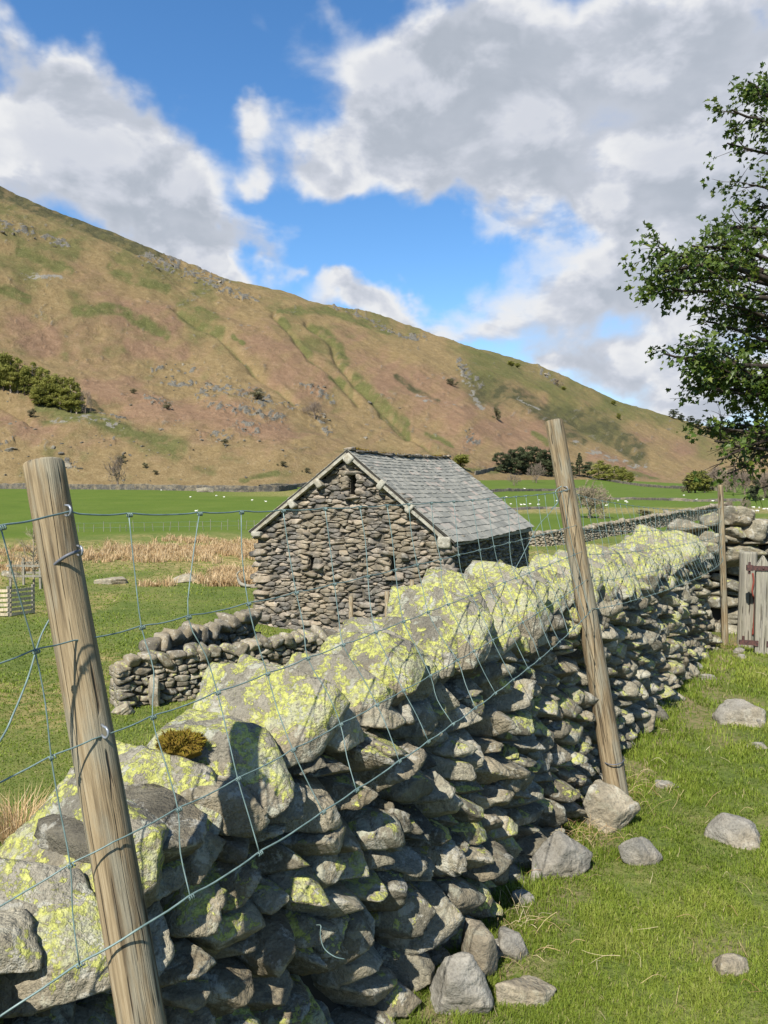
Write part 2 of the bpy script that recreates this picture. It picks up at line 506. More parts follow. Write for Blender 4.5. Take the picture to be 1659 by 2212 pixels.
def Z1(*p): return [(x * .5014, y * .5014 + 353.9) for x, y in p]
def Z2(*p): return [(x * .504 + 823, y * .504 + 708) for x, y in p]
GULLY = [Z1((760, 640), (840, 690), (930, 740), (1060, 850), (1130, 910), (1200, 950), (1270, 1010)),
         Z1((1180, 670), (1250, 745), (1330, 850), (1420, 900), (1540, 1000)),
         Z1((1320, 700), (1430, 780), (1450, 850), (1530, 940), (1659, 1040), (1790, 1150)),
         Z2((0, 330), (120, 430), (250, 520), (330, 590)),
         Z1((-20, 1030), (90, 1090), (140, 1140))]
GREEN = [(Z1((780, 650), (880, 700), (960, 740)), 15), (Z1((860, 640), (940, 680)), 12), (Z1((1010, 760), (1050, 800)), 7),
         (Z1((1200, 690), (1290, 760), (1350, 850)), 12), (Z1((1340, 710), (1450, 780), (1490, 860)), 14), (Z1((1430, 920), (1520, 970)), 10),
         (Z1((1530, 930), (1659, 1030), (1760, 1120)), 14), (Z1((470, 470), (600, 520), (720, 560)), 13), (Z1((80, 400), (180, 440), (290, 480)), 16),
         (Z1((200, 1100), (400, 1140), (640, 1210), (760, 1250)), 30), (Z1((160, 1060), (330, 1090)), 18), (Z1((1190, 650), (1400, 640), (1659, 730)), 14),
         (Z1((1050, 1360), (1200, 1330)), 8), (Z1((-20, 560), (120, 600)), 16), (Z1((330, 650), (520, 640), (700, 720)), 16),
         (Z2((0, 300), (120, 380)), 9), (Z2((200, 420), (300, 470)), 8), (Z2((360, 600), (500, 600)), 12), (Z2((640, 460), (720, 510)), 8), (Z2((900, 590), (1200, 640)), 8)]
DARK = [(Z2((760, 390), (900, 400), (1010, 470), (1100, 540)), 24), (Z2((700, 370), (840, 480)), 20), (Z2((430, 280), (600, 320), (760, 400)), 26),
        (Z1((0, 120), (130, 180), (300, 260), (420, 300)), 17), (Z1((380, 300), (560, 370), (700, 410)), 14), (Z1((390, 1040), (440, 1060)), 8), (Z2((60, 210), (240, 320)), 7)]
ROCKS = [(Z1((640, 430), (760, 460), (960, 520)), 17), (Z1((830, 500), (960, 560), (1100, 610)), 9), (Z1((-10, 280), (90, 310), (300, 370)), 9),
         (Z1((700, 920), (830, 925)), 7), (Z1((870, 985), (960, 950), (1080, 985), (1140, 1010)), 20), (Z1((900, 1050), (1100, 1080), (1200, 1095)), 13),
         (Z1((1290, 945), (1430, 985)), 8), (Z1((630, 1030), (740, 1045)), 9), (Z1((930, 1190), (980, 1205)), 10), (Z1((1030, 1150), (1110, 1160)), 8),
         (Z1((290, 1300), (340, 1310)), 8), (Z1((0, 1240), (50, 1230)), 6), (Z1((420, 1100), (540, 1125)), 5), (Z1((430, 1200), (480, 1220)), 6),
         (Z1((1440, 630), (1659, 690)), 6), (Z2((0, 5), (190, 45)), 6), (Z2((330, 180), (420, 260)), 10), (Z2((380, 450), (420, 460)), 7), (Z2((670, 170), (740, 230)), 6),
         (Z1((640, 860), (850, 870)), 5), (Z1((1180, 1030), (1300, 1040)), 7), (Z1((1370, 1075), (1420, 1110)), 8)]
SCREE = [(Z2((350, 210), (400, 290), (440, 340)), 8), (Z2((780, 480), (870, 530), (960, 560), (1140, 575)), 8), (Z2((280, 335), (340, 350)), 8), (Z2((140, 280), (230, 345)), 6),
         (Z2((590, 320), (680, 360)), 6), (Z1((250, 1130), (420, 1150), (520, 1180)), 13), (Z1((100, 500), (250, 520)), 10)]
RUST = [(Z2((150, 180), (330, 380), (560, 440), (690, 490)), 50), (Z2((560, 270), (700, 320)), 12), (Z2((900, 560), (1100, 600), (1230, 660)), 14), (Z2((1100, 440), (1300, 520)), 26),
        (Z1((1050, 680), (1150, 790), (1330, 930)), 40), (Z1((1420, 680), (1659, 900)), 38), (Z1((350, 480), (560, 640), (720, 680)), 38), (Z1((20, 1120), (200, 1180)), 26),
        (Z1((600, 1070), (900, 1100), (1200, 1160)), 34), (Z1((30, 700), (200, 760)), 24), (Z1((560, 770), (800, 800)), 12), (Z1((400, 960), (560, 980)), 26), (Z2((0, 130), (160, 260)), 34),
        (Z1((980, 640), (1180, 700)), 16)]

def cover(px, py):
    """bracken, green, rock, dark, scree weights at hillside places"""
    wx, wy = warp(px, py)
    w2x, w2y = warp(px, py, 22, 12, 60)
    q = p3(px / 55, py / 30)
    ridge = np.interp(px, RPX, RPY)
    v = np.clip((HZ - py) / np.maximum(HZ - ridge, 30), 0, 1.3)
    streak = fbm(p3((px - 1.2 * py) / 90, (py + .5 * px) / 16), 4, 21)
    n0 = fbm(q, 5, 22)
    def acc(L, x, y, soft=.55):
        o = np.zeros(px.shape)
        for pts, w in L:
            o = np.maximum(o, 1 - sm(seg_dist(x, y, pts), w * (1 - soft), w * (1 + soft)))
        return o
    rust = acc(RUST, wx, wy, .8)
    brack = np.clip(.30 + .55 * rust + .55 * n0 + .4 * streak - .55 * sm(v, .62, .95) - .3 * sm(.18 - v, 0, .15), 0, 1)
    gn = np.clip(.20 + .75 * n0 + .55 * fbm(q * 2.4, 4, 27) + .45 * sm(v, .5, .9) + .28 * sm(px, 900, 1150) * sm(v, .35, .7) - .5 * rust, 0, 1) * .75
    green = np.maximum(gn, .95 * acc([(p_, w_ * .8) for p_, w_ in GREEN], wx, wy, .7) * np.clip(.95 + .8 * fbm(q * 3, 4, 29), .4, 1))
    green = np.maximum(green, np.clip(.75 * sm(px, 820, 1050) * sm(v, .38, .62) - .55 * rust + .5 * n0, 0, .85))
    green = np.maximum(green, np.clip(.55 * sm(v, .52, .72) + .7 * n0 - .5 * rust - .1, 0, .7))
    dark = acc(DARK, wx, wy, .6) * (.55 + .45 * sm(fbm(q * 4, 4, 33), -.3, .4))
    rk = acc(ROCKS, w2x, w2y, .8)
    rn = fbm(p3(px / 7, py / 4.5), 5, 35, .65)
    rock = sm(rk * .55 + 1.25 * rn, .42, .72) * sm(rk, .05, .4)
    spots = sm(fbm(p3(px / 11, py / 7), 3, 36) + .18 * sm(fbm(q * .8, 2, 37), .0, .5), .52, .62) * .8
    rock = np.maximum(rock * .95, .6 * spots * (v > .02))
    scr = acc(SCREE, wx, wy, .8) * sm(fbm(p3(px / 9, py / 5), 5, 38, .65), -.25, .35) * .8
    return brack, green, rock, dark, scr, rk

def hill_g(tt):
    return tt * (1 + .22 * (1 - tt)) - .06 * np.sin(2 * np.pi * tt)

def hill_at(az, t, detail=True):
    """points of the hillside: t = 0 at its foot, 1 on the ridge"""
    Fr, zf, Dr, zr, c, px = az_tables(az)
    tt = np.clip(t, 0, 1)
    g = hill_g(tt)
    r = Fr + (Dr - Fr) * t
    co_ = crest_offset(az)
    z = zf + (zr - co_ - zf) * g + co_ * sm(tt, .82, 1.0)
    over = np.maximum(t - 1, 0)
    z = z - (zr - zf) * (.9 * over + .6 * over ** 2)
    x = r * np.sin(az); y = r * np.cos(az)
    P = np.stack([x, y, z], 1)
    ppx, ppy = proj(P)
    infr = (np.abs(az) < R(46))
    env = sm(tt, 0, .08) * (1 - sm(tt, .9, 1.0) * .9)
    q = p3(x, y)
    dz = env * (7 * fbm(q / 95, 4, 50) + 2.2 * fbm(q / 22, 3, 51))
    if detail:
        cv = cover(ppx, ppy)
        dz = dz + env * .7 * fbm(q / 5, 3, 52)
        cr = np.abs(fbm(q / 9, 4, 53))
        dz = dz + cv[2] * infr * (.5 + 1.5 * (.5 - cr)) * env + cv[5] * infr * env * 1.2 * fbm(q / 6, 3, 54)
        dz = dz + infr * (1 - .0) * sm(tt, .9, 1.0) * 1.3 * fbm(q / 12, 4, 55) * (tt > 0)
        gd = np.full(len(x), 1e9)
        for pts in GULLY:
            gd = np.minimum(gd, seg_dist(ppx + 3 * fbm(q / 14, 3, 56), ppy, pts))
        dz = dz - infr * env * 3.2 * np.exp(-(gd / 5.5) ** 2)
        P[:, 2] += dz
        return P, cv, infr, gd
    P[:, 2] += dz
    return P

def surf(px, py):
    """where the ray through a place on the photograph's frame meets the land"""
    d = ray(px, py)
    az = math.atan2(d[0], d[1])
    sl = d[2] / math.hypot(d[0], d[1])
    Fr = float(az_tables(np.array([az]))[0][0])
    r = np.geomspace(1.2, Fr, 1600)
    x, y = r * math.sin(az), r * math.cos(az)
    s = (ground_h(x, y) - 1.6) / r
    k = np.nonzero(s >= sl)[0]
    if len(k):
        k = k[0]
        return np.array([x[k], y[k], s[k] * r[k] + 1.6])
    t = np.linspace(0, 1.0, 900)
    P = hill_at(np.full(900, az), t, False)
    s = (P[:, 2] - 1.6) / np.hypot(P[:, 0], P[:, 1])
    k = np.nonzero(s >= sl)[0]
    k = k[0] if len(k) else int(np.argmax(s))
    return hill_at(np.array([az]), t[k:k + 1])[0][0]

# azimuth columns shared by meadow and hill: close together across the view, wide apart behind it
pxs = np.arange(-150, 1811, 2.6)
AZ = np.arctan((pxs - CX) / FPX)
left = np.linspace(R(-180), AZ[0], 110)[:-1]
right = np.linspace(AZ[-1], R(180), 110)[1:]
AZ = np.concatenate([left, AZ, right])
NC = len(AZ)
Fr_all = az_tables(AZ)[0]

def grid_faces(rows, cols):
    i = np.arange(rows - 1)[:, None] * cols
    j = np.arange(cols - 1)[None, :]
    return np.stack([i + j, i + j + 1, i + cols + j + 1, i + cols + j], -1).reshape(-1, 4)

# meadow and hill materials
def land_mats():
    m, nt, b = mat_new('meadow_turf', .95, .1)
    co = coords(nt)
    lush = attr(nt, 'lush'); dry = attr(nt, 'dry')
    a = nz(nt, co, .35, 5, .6); c = nz(nt, co, 3.5, 6, .65); e = nz(nt, co, 26, 5, .65)
    f = mth(nt, 'ADD', mth(nt, 'MULTIPLY', a, .4), mth(nt, 'ADD', mth(nt, 'MULTIPLY', c, .35), mth(nt, 'MULTIPLY', e, .25)))
    rough = ramp(nt, f, [(.34, (.055, .078, .018)), (.47, (.092, .122, .027)), (.58, (.145, .15, .045)), (.68, (.21, .175, .075))])
    lc = ramp(nt, mth(nt, 'ADD', mth(nt, 'MULTIPLY', nz(nt, co, .12, 6, .65), .6), mth(nt, 'MULTIPLY', c, .4)), [(.3, (.062, .100, .014)), (.5, (.080, .118, .017)), (.7, (.105, .135, .026))])
    base = mixc(nt, lush, rough, lc)
    dryc = ramp(nt, nz(nt, co, 1.4, 5, .65), [(.35, (.14, .12, .04)), (.6, (.36, .26, .12)), (.8, (.46, .35, .17))])
    base = mixc(nt, mth(nt, 'MULTIPLY', dry, step(nt, c, .36, .56)), base, dryc)
    soil = attr(nt, 'soil')
    base = mixc(nt, mth(nt, 'MULTIPLY', soil, step(nt, e, .35, .6)), base, (.20, .155, .09))
    nt.links.new(base, b.inputs['Base Color'])
    bump(nt, b, mth(nt, 'ADD', e, c), .8, .03)
    M['meadow'] = m

    m, nt, b = mat_new('fell_grass', .95, .1)
    co = coords(nt)
    a = nz(nt, co, .05, 6, .65); c = nz(nt, co, .30, 6, .7); e = nz(nt, co, 1.3, 5, .7)
    stk = nz(nt, nd(nt, 'Mapping', {'Vector': co, 'Scale': (.12, .12, .5)}).outputs[0], 1.0, 5, .65)
    f = mth(nt, 'ADD', mth(nt, 'MULTIPLY', c, .42), mth(nt, 'ADD', mth(nt, 'MULTIPLY', e, .42), mth(nt, 'MULTIPLY', stk, .16)))
    base = ramp(nt, f, [(.34, (.108, .078, .036)), (.5, (.182, .130, .061)), (.62, (.24, .18, .092)), (.72, (.31, .25, .145))])
    br = ramp(nt, f, [(.34, (.108, .066, .039)), (.5, (.182, .114, .068)), (.66, (.245, .162, .10))])
    gr = ramp(nt, f, [(.34, (.048, .052, .017)), (.5, (.088, .090, .030)), (.66, (.145, .132, .055))])
    dk = ramp(nt, f, [(.34, (.03, .030, .015)), (.5, (.06, .058, .026)), (.68, (.115, .10, .05))])
    rk = ramp(nt, mth(nt, 'ADD', mth(nt, 'MULTIPLY', e, .7), mth(nt, 'MULTIPLY', c, .3)), [(.36, (.04, .037, .03)), (.5, (.125, .115, .092)), (.66, (.23, .215, .175))])
    sc_ = ramp(nt, e, [(.35, (.13, .12, .095)), (.6, (.22, .205, .17))])
    jit = mth(nt, 'SUBTRACT', mth(nt, 'ADD', mth(nt, 'MULTIPLY', c, .6), mth(nt, 'MULTIPLY', a, .5)), .55)
    def lay(base, name, col, k=1.3, lo=.1, hi=1.0):
        w = mth(nt, 'ADD', attr(nt, name), mth(nt, 'MULTIPLY', jit, k))
        return mixc(nt, step(nt, w, lo, hi), base, col)
    base = lay(base, 'brack', br)
    base = lay(base, 'green', gr, 1.3, .15, 1.0)
    base = lay(base, 'dark', dk, 1.3, .15, 1.0)
    base = lay(base, 'scree', sc_, 1.2, .3, .7)
    tuft = step(nt, nz(nt, co, .62, 4, .7), .60, .68)
    base = mixc(nt, mth(nt, 'MULTIPLY', tuft, .45), base, (.07, .065, .028))
    wisp = step(nt, nz(nt, co, .9, 4, .7), .60, .70)
    base = mixc(nt, mth(nt, 'MULTIPLY', wisp, .35), base, (.36, .30, .19))
    base = lay(base, 'rock', rk, .8, .3, .75)
    nt.links.new(base, b.inputs['Base Color'])
    bump(nt, b, mth(nt, 'ADD', c, mth(nt, 'MULTIPLY', e, .6)), .8, 1.0)
    M['fell'] = m
land_mats()

NR = 330
rr = np.geomspace(.35, 1, 2)
fr = (np.geomspace(.0016, 1, NR))
Rg = np.concatenate([[0.0], fr])[:, None] * Fr_all[None, :]
gx = Rg * np.sin(AZ)[None, :]; gy = Rg * np.cos(AZ)[None, :]
gx, gy = gx.ravel(), gy.ravel()
gz = ground_h(gx, gy)
GP = np.stack([gx, gy, gz], 1)
gpx, gpy = proj(GP)
grr = np.hypot(gx, gy)
gd_ = wall_side(gx, gy)
qn = p3(gx, gy)
edge = 66 + 5 * fbm(qn * .05, 3, 71)
lush = sm(grr, edge, edge + 3) * sm(gd_, 4, 9)
rstrip = sm(gpx, 900, 1000)
mid = 1 - sm(np.abs(gpy - 1103), 3, 9)                       # rough strip between the valley fields
lush = lush * (1 - .9 * mid * rstrip) * (1 - rstrip * (1 - sm(grr, 52, 60)))
near_l = sm(gpx, 1180, 1130)
dry = sm(fbm(qn * .09, 3, 73), -.25, .35) * sm(grr, 31, 36) * (1 - sm(grr, 60, 68)) * near_l
dry = np.maximum(dry, .6 * sm(fbm(qn * .25, 3, 74), .2, .5) * (1 - lush) * sm(gd_, 3, 6))
dry = np.maximum(dry, .75 * mid * rstrip)
dry = np.maximum(dry, .8 * sm(gpx, 380, 700) * (1 - sm(gpx, 900, 1000)) * (1 - sm(np.abs(gpy - 1066), 4, 9)) * (grr > 100))
soil = np.maximum(.75 * sm(fbm(qn * 2.3, 3, 75), .28, .5) * (gd_ < .3), .9 * (1 - sm(np.abs(gd_ + .12), .03, .2)))
put('meadow_ground', GP, grid_faces(NR + 1, NC), M['meadow'], None, dict(lush=lush, dry=dry, soil=soil), True)
props(bpy.data.objects['meadow_ground'], kind='structure')

NH = 430
tt_ = np.concatenate([np.linspace(0, 1, NH), [1.03, 1.08, 1.16, 1.3, 1.5]])
ta, aa = np.meshgrid(tt_, AZ, indexing='ij')
HP, cv, infr, gdist = hill_at(aa.ravel(), ta.ravel())
gw = np.exp(-(gdist / 3.0) ** 2) * infr
zero = infr.astype(float)
put('hillside', HP, grid_faces(len(tt_), NC), M['fell'], None,
    dict(brack=cv[0] * zero + .4 * (1 - zero), green=np.maximum(cv[1], .7 * gw) * zero, rock=cv[2] * zero, dark=np.maximum(cv[3], .5 * gw * (fbm(p3(HP[:, 0], HP[:, 1]) / 7, 2, 80) > -.1)) * zero, scree=cv[4] * zero), True)
props(bpy.data.objects['hillside'], kind='structure')

# ------------------------------------------------------------------ sun and sky
SUN_EL = R(47)
SUN_AZ = math.atan2(-.4305, -.9026)            # from the left, behind the camera
S = np.array([math.sin(SUN_AZ) * math.cos(SUN_EL), math.cos(SUN_AZ) * math.cos(SUN_EL), math.sin(SUN_EL)])
sun = bpy.data.lights.new('sun', 'SUN')
sun.energy = 5.0; sun.angle = R(.53); sun.color = (1.0, .955, .88)
so = bpy.data.objects.new('sun', sun); COL.objects.link(so)
so.rotation_euler = Vector(S).to_track_quat('Z', 'Y').to_euler()
so.location = (-20, -30, 40)

W = bpy.data.worlds.new('World'); SC.world = W; W.use_nodes = True
nt = W.node_tree; nt.nodes.clear()
skyn = nd(nt, 'TexSky', sky_type='NISHITA', sun_disc=False, sun_elevation=SUN_EL, sun_rotation=SUN_AZ, air_density=1.0, dust_density=.4, ozone_density=3.0, altitude=200)

CLOUDS = [  # px, py, half-width, half-height, weight: the places in the sky where the banks of cloud stand
    (130, 210, 190, 110, .8), (270, 300, 190, 120, 1.0), (60, 370, 240, 120, 1.0), (370, 400, 120, 70, .7), (565, 240, 50, 48, .75), (545, 300, 48, 44, .6), (535, 368, 40, 30, .65), (470, 525, 150, 55, .95), (330, 530, 150, 60, .9),
    (640, 575, 55, 18, .55), (1150, 110, 430, 130, 1.15), (1350, 240, 430, 170, 1.25), (900, 200, 190, 110, .85), (880, 330, 130, 75, .8), (700, 360, 110, 58, .95), (1080, 380, 240, 90, .95), (1560, 380, 240, 120, .9),
    (1290, 440, 130, 50, .75), (1110, 520, 90, 35, .6), (1500, 520, 260, 70, .7), (1330, 640, 250, 85, 1.05), (1560, 640, 200, 120, 1.0), (830, 665, 190, 50, .95), (760, 645, 120, 40, .6), (1000, 720, 170, 40, .75), (1350, 760, 260, 40, .75), (1450, 825, 300, 36, .85), (1450, 900, 320, 34, .8), (1650, 850, 220, 70, .8), (1250, 800, 160, 30, .6), (1620, 60, 160, 120, .8), (1640, 330, 120, 120, .5), (400, 470, 170, 60, .5), (60, 150, 120, 80, .4), (40, 60, 60, 120, .3), (520, 20, 70, 40, .3), (700, 30, 60, 60, .4)]

def cloud_group():
    g = bpy.data.node_groups.new('cloud_cover', 'ShaderNodeTree')
    g.interface.new_socket('Direction', in_out='INPUT', socket_type='NodeSocketVector')
    g.interface.new_socket('Density', in_out='OUTPUT', socket_type='NodeSocketFloat')
    g.interface.new_socket('Relief', in_out='OUTPUT', socket_type='NodeSocketFloat')
    gi = g.nodes.new('NodeGroupInput'); go = g.nodes.new('NodeGroupOutput')
    v = nd(g, 'VectorMath', {0: gi.outputs[0]}, operation='NORMALIZE').outputs[0]
    s = nd(g, 'SeparateXYZ', {0: v})
    az = mth(g, 'ARCTAN2', s.outputs[0], s.outputs[1])
    el = mth(g, 'ARCSINE', s.outputs[2])
    n1 = nd(g, 'TexNoise', {'Vector': nd(g, 'Mapping', {'Vector': v, 'Scale': (1, 1, 1.7)}).outputs[0], 'Scale': 7.5, 'Detail': 9, 'Roughness': .52, 'Distortion': .25}).outputs[0]
    w = nd(g, 'TexNoise', {'Vector': v, 'Scale': 13.0, 'Detail': 4}).outputs[1]
    ae = nd(g, 'CombineXYZ', {0: az, 1: el, 2: 0.0}).outputs[0]
    wv = nd(g, 'VectorMath', {0: nd(g, 'VectorMath', {0: w, 1: (.5, .5, .5)}, operation='SUBTRACT').outputs[0], 'Scale': .15}, operation='SCALE').outputs[0]
    ae = nd(g, 'VectorMath', {0: ae, 1: wv}, operation='ADD').outputs[0]
    tot = None
    for px, py, hw, hh, wt in CLOUDS:
        d = ray(px, py); d = d / np.linalg.norm(d)
        a0, e0 = math.atan2(d[0], d[1]), math.asin(d[2])
        k = np.linalg.norm(ray(px, py))
        ws, hs = hw / FPX / k, hh / FPX / k
        q = nd(g, 'VectorMath', {0: ae, 1: (1 / ws, 1 / hs, 0), 2: (-a0 / ws, -e0 / hs, 0)}, operation='MULTIPLY_ADD').outputs[0]
        dd = nd(g, 'VectorMath', {0: q, 1: q}, operation='DOT_PRODUCT').outputs[1]
        e_ = mth(g, 'POWER', math.exp(-1.0), dd)
        tot = nd(g, 'Math', {0: e_, 1: wt, 2: 0.0 if tot is None else tot}, operation='MULTIPLY_ADD').outputs[0]
    # beyond the part of the sky that shows, broken cloud of the same kind
    out = step(g, mth(g, 'ABSOLUTE', az), .62, .85)
    out = mth(g, 'MAXIMUM', out, step(g, el, .62, .85))
    tot = mth(g, 'ADD', mth(g, 'MINIMUM', tot, 1.35), mth(g, 'MULTIPLY', out, .2))
    dens = mth(g, 'ADD', mth(g, 'MULTIPLY', tot, .62), mth(g, 'MULTIPLY', mth(g, 'SUBTRACT', n1, .5), 1.35))
    g.links.new(dens, go.inputs[0])
    n2 = nd(g, 'TexNoise', {'Vector': nd(g, 'Mapping', {'Vector': nd(g, 'VectorMath', {0: v, 1: (-.016, 0, .035)}, operation='ADD').outputs[0], 'Scale': (1, 1, 1.7)}).outputs[0], 'Scale': 7.5, 'Detail': 5, 'Roughness': .56, 'Distortion': .25}).outputs[0]
    g.links.new(mth(g, 'SUBTRACT', n1, n2), go.inputs[1])
    return g
CG = cloud_group()
tc = nd(nt, 'TexCoord').outputs['Generated']
cn = nt.nodes.new('ShaderNodeGroup'); cn.node_tree = CG
nt.links.new(tc, cn.inputs[0])
d0, rel = cn.outputs[0], cn.outputs[1]
mask = step(nt, d0, .18, .70)
thick = step(nt, d0, .50, 1.05)
lit = step(nt, rel, -.09, .12)
light = mth(nt, 'SUBTRACT', mth(nt, 'ADD', mth(nt, 'MULTIPLY', lit, .60), .60), mth(nt, 'MULTIPLY', thick, .46))
cloudc = ramp(nt, light, [(0, (3.5, 3.95, 4.6)), (.35, (4.4, 4.8, 5.5)), (.7, (5.7, 6.0, 6.7)), (1.0, (7.6, 7.7, 7.9))])
hsv = nd(nt, 'HueSaturation', {'Hue': .5, 'Saturation': 1.22, 'Value': 1.8, 'Fac': 1.0, 'Color': skyn.outputs[0]}).outputs[0]
elv = nd(nt, 'SeparateXYZ', {0: tc}).outputs[2]
hsv = mixc(nt, mth(nt, 'MULTIPLY', step(nt, elv, .24, .03), .75), hsv, (5.0, 6.1, 7.6))
hsv = mixc(nt, step(nt, elv, .50, .95), hsv, mixc(nt, 1.0, hsv, (.50, .50, .54), 'MULTIPLY'))
colr = mixc(nt, mask, hsv, cloudc)
bg = nd(nt, 'Background', {'Color': colr, 'Strength': .064})
wo = nt.nodes.new('ShaderNodeOutputWorld')
nt.links.new(bg.outputs[0], wo.inputs[0])
SC.view_settings.view_transform = 'Standard'
SC.view_settings.look = 'None'
SC.view_settings.exposure = .78
SC.view_settings.gamma = 1
# ------------------------------------------------------------------ dry stone walls
class Line:
    """a wall's plan line: place, direction and outward normal at s metres along it"""
    def __init__(self, pts, flip=False):
        self.P = np.asarray(pts, float)[:, :2]
        seg = np.diff(self.P, axis=0)
        self.L = np.concatenate([[0], np.cumsum(np.hypot(seg[:, 0], seg[:, 1]))])
        self.flip = flip
        self.len = self.L[-1]
    def at(self, s):
        x = np.interp(s, self.L, self.P[:, 0]); y = np.interp(s, self.L, self.P[:, 1])
        if s < 0 or s > self.len:
            i = 0 if s < 0 else len(self.P) - 2
            t = self.P[i + 1] - self.P[i]; t = t / np.hypot(*t)
            e = s if s < 0 else s - self.len
            x, y = x + t[0] * e, y + t[1] * e
        a, b = np.clip(s - .25, 0, self.len), np.clip(s + .25, 0, self.len)
        t = np.array([np.interp(b, self.L, self.P[:, 0]) - np.interp(a, self.L, self.P[:, 0]), np.interp(b, self.L, self.P[:, 1]) - np.interp(a, self.L, self.P[:, 1])])
        t = t / (np.hypot(*t) + 1e-9)
        n = np.array([t[1], -t[0]]) * (-1 if self.flip else 1)
        return np.array([x, y]), t, n

def seeds(s0, s1, z0, z1, cw, ch, r):
    out = []
    z, k = z0 + ch * .5, 0
    while z < z1:
        s = s0 + r.uniform(0, cw)
        while s < s1:
            out.append((s + r.normal(0, cw * .10), z + r.normal(0, ch * .17)))
            s += cw * r.choice([.62, .85, 1.0, 1.2, 1.55], p=[.2, .25, .25, .2, .1])
        z += ch * r.uniform(.8, 1.2)
        k += 1
    return np.array(out)

def face_stones(geo, frame, sd, cw, ch, lvl, r, depth=.16, gap=.05, jut=.035, lich=(0, 1), tilt=.09, tint=None, wvar=.22, smooth_p=(26, 60), amp=.055, rot=0.0, clip=None, ftilt=1.0, ncut=3, wedge=.06):
    """a stone in each cell of the power diagram of seeds sd on a wall face; frame(s, z) -> point, along, out, up"""
    n = len(sd)
    w = r.normal(0, wvar, n)
    cr_, sr_ = math.cos(rot), math.sin(rot)
    RM = np.array([[cr_, sr_], [-sr_, cr_]]) / np.array([[cw], [ch]])      # cells stretched along a dip of rot
    q = sd @ RM.T
    for i in range(n):
        dq = q - q[i]
        near = np.nonzero((np.abs(dq[:, 0]) < 3.2) & (np.abs(dq[:, 1]) < 3.2))[0]
        near = near[near != i]
        d2 = (dq[near] ** 2).sum(1)
        o = np.argsort(d2)[:14]
        near, d2 = near[o], d2[o]
        nv = dq[near] @ RM
        d = np.maximum(d2 / 2 + (w[i] - w[near]) * .5, .12 * d2)
        N = np.zeros((len(near), 3)); N[:, 0] = nv[:, 0]; N[:, 2] = nv[:, 1]
        N[:, 1] = np.linalg.norm(nv, axis=1) * r.normal(wedge, .15, len(near))       # sides not square to the face
        dp = depth
        fr = r.uniform(-.2, 1) * jut
        Nf = [[r.normal(-.22, .36) * ftilt, 1, r.normal(.20, .38) * ftilt], [0, -1, 0], [r.normal(0, .75), 1, r.normal(0, .9)], [r.normal(0, .8), 1, r.normal(.1, .9)], [r.normal(0, 1), .6, r.normal(0, 1)], [r.normal(0, 1.2), 1, r.normal(.3, 1.2)], [r.normal(0, 1), .8, r.normal(.3, 1)]]
        df = [dp * .5 + fr, dp, (dp * .5 + fr) * r.uniform(1.0, 1.4) + .012, (dp * .5 + fr) * r.uniform(1.05, 1.5) + .012, .5 * (cw + ch) * r.uniform(.45, .8), (dp * .5 + fr) * r.uniform(.95, 1.4) + .012, (dp * .5 + fr) * r.uniform(.95, 1.4) + .012]
        pick = [0, 1] + sorted(r.choice(np.arange(2, 7), min(ncut, 5), replace=False).tolist())
        Nf = [Nf[j_] for j_ in pick]; df = [df[j_] for j_ in pick]
        # cells that run off the edge of the face keep a stone's size
        Nc = [[1, 0, 0], [-1, 0, 0], [0, 0, 1], [0, 0, -1]]
        dc = [cw * 1.05, cw * 1.05, ch * .95, ch * .95]
        if clip is not None:
            for n_, d_ in clip(sd[i]): Nc.append(n_); dc.append(max(d_, .015))
        Na = np.vstack([N, Nf, Nc]); da = np.concatenate([d, df, dc])
        l = lvl(sd[i]) if callable(lvl) else lvl
        V, F = rock(l, (cw * .55, dp * .6, ch * .55), Na, da, r.uniform(*smooth_p), amp, 2.6, int(r.integers(1, 900)))
        V = V * (1 - gap * r.uniform(.4, 1.5))
        if tilt:
            V = V @ rotm((0, 1, 0), r.normal(0, tilt)).T
        P, a, o_, u = frame(*sd[i])
        Vw = P + V[:, :1] * a + V[:, 1:2] * o_ + V[:, 2:3] * u
        geo.add(Vw, F, tint=r.uniform(0, 1) if tint is None else tint(sd[i], r), lich=r.uniform(*lich) ** 1.6)

def wall_frame(line, zfun, batter=.1, inset=.08):
    def f(s, z):
        p, t, n = line.at(s)
        g = zfun(p[0], p[1])
        c = np.array([p[0], p[1], g + z])
        n3 = np.array([n[0], n[1], 0.0])
        return c - n3 * (inset + batter * z), np.array([t[0], t[1], 0.0]), n3, np.array([0, 0, 1.0])
    return f

def wall_core(line, zfun, h, thick, base=-.15, step_=.5, front=.12, batter=.1):
    """the filling behind the face stones"""
    n = max(2, int(line.len / step_) + 1)
    V = []
    for s in np.linspace(0, line.len, n):
        p, t, nn = line.at(s)
        g = zfun(p[0], p[1])
        hh = h(s) if callable(h) else h
        for o, z in ((-front, base), (-front - batter * hh, hh), (-thick + batter * hh * .5, hh), (-thick, base)):
            V.append((p[0] + nn[0] * o, p[1] + nn[1] * o, g + z))
    F = [[i * 4 + a, i * 4 + (a + 1) % 4, (i + 1) * 4 + (a + 1) % 4, (i + 1) * 4 + a] for i in range(n - 1) for a in range(4)]
    F += [[0, 1, 2, 3], [(n - 1) * 4 + 3, (n - 1) * 4 + 2, (n - 1) * 4 + 1, (n - 1) * 4]]
    return np.array(V), np.array(F)

def gz1(x, y):
    return float(ground_h(np.array([x]), np.array([y]))[0])

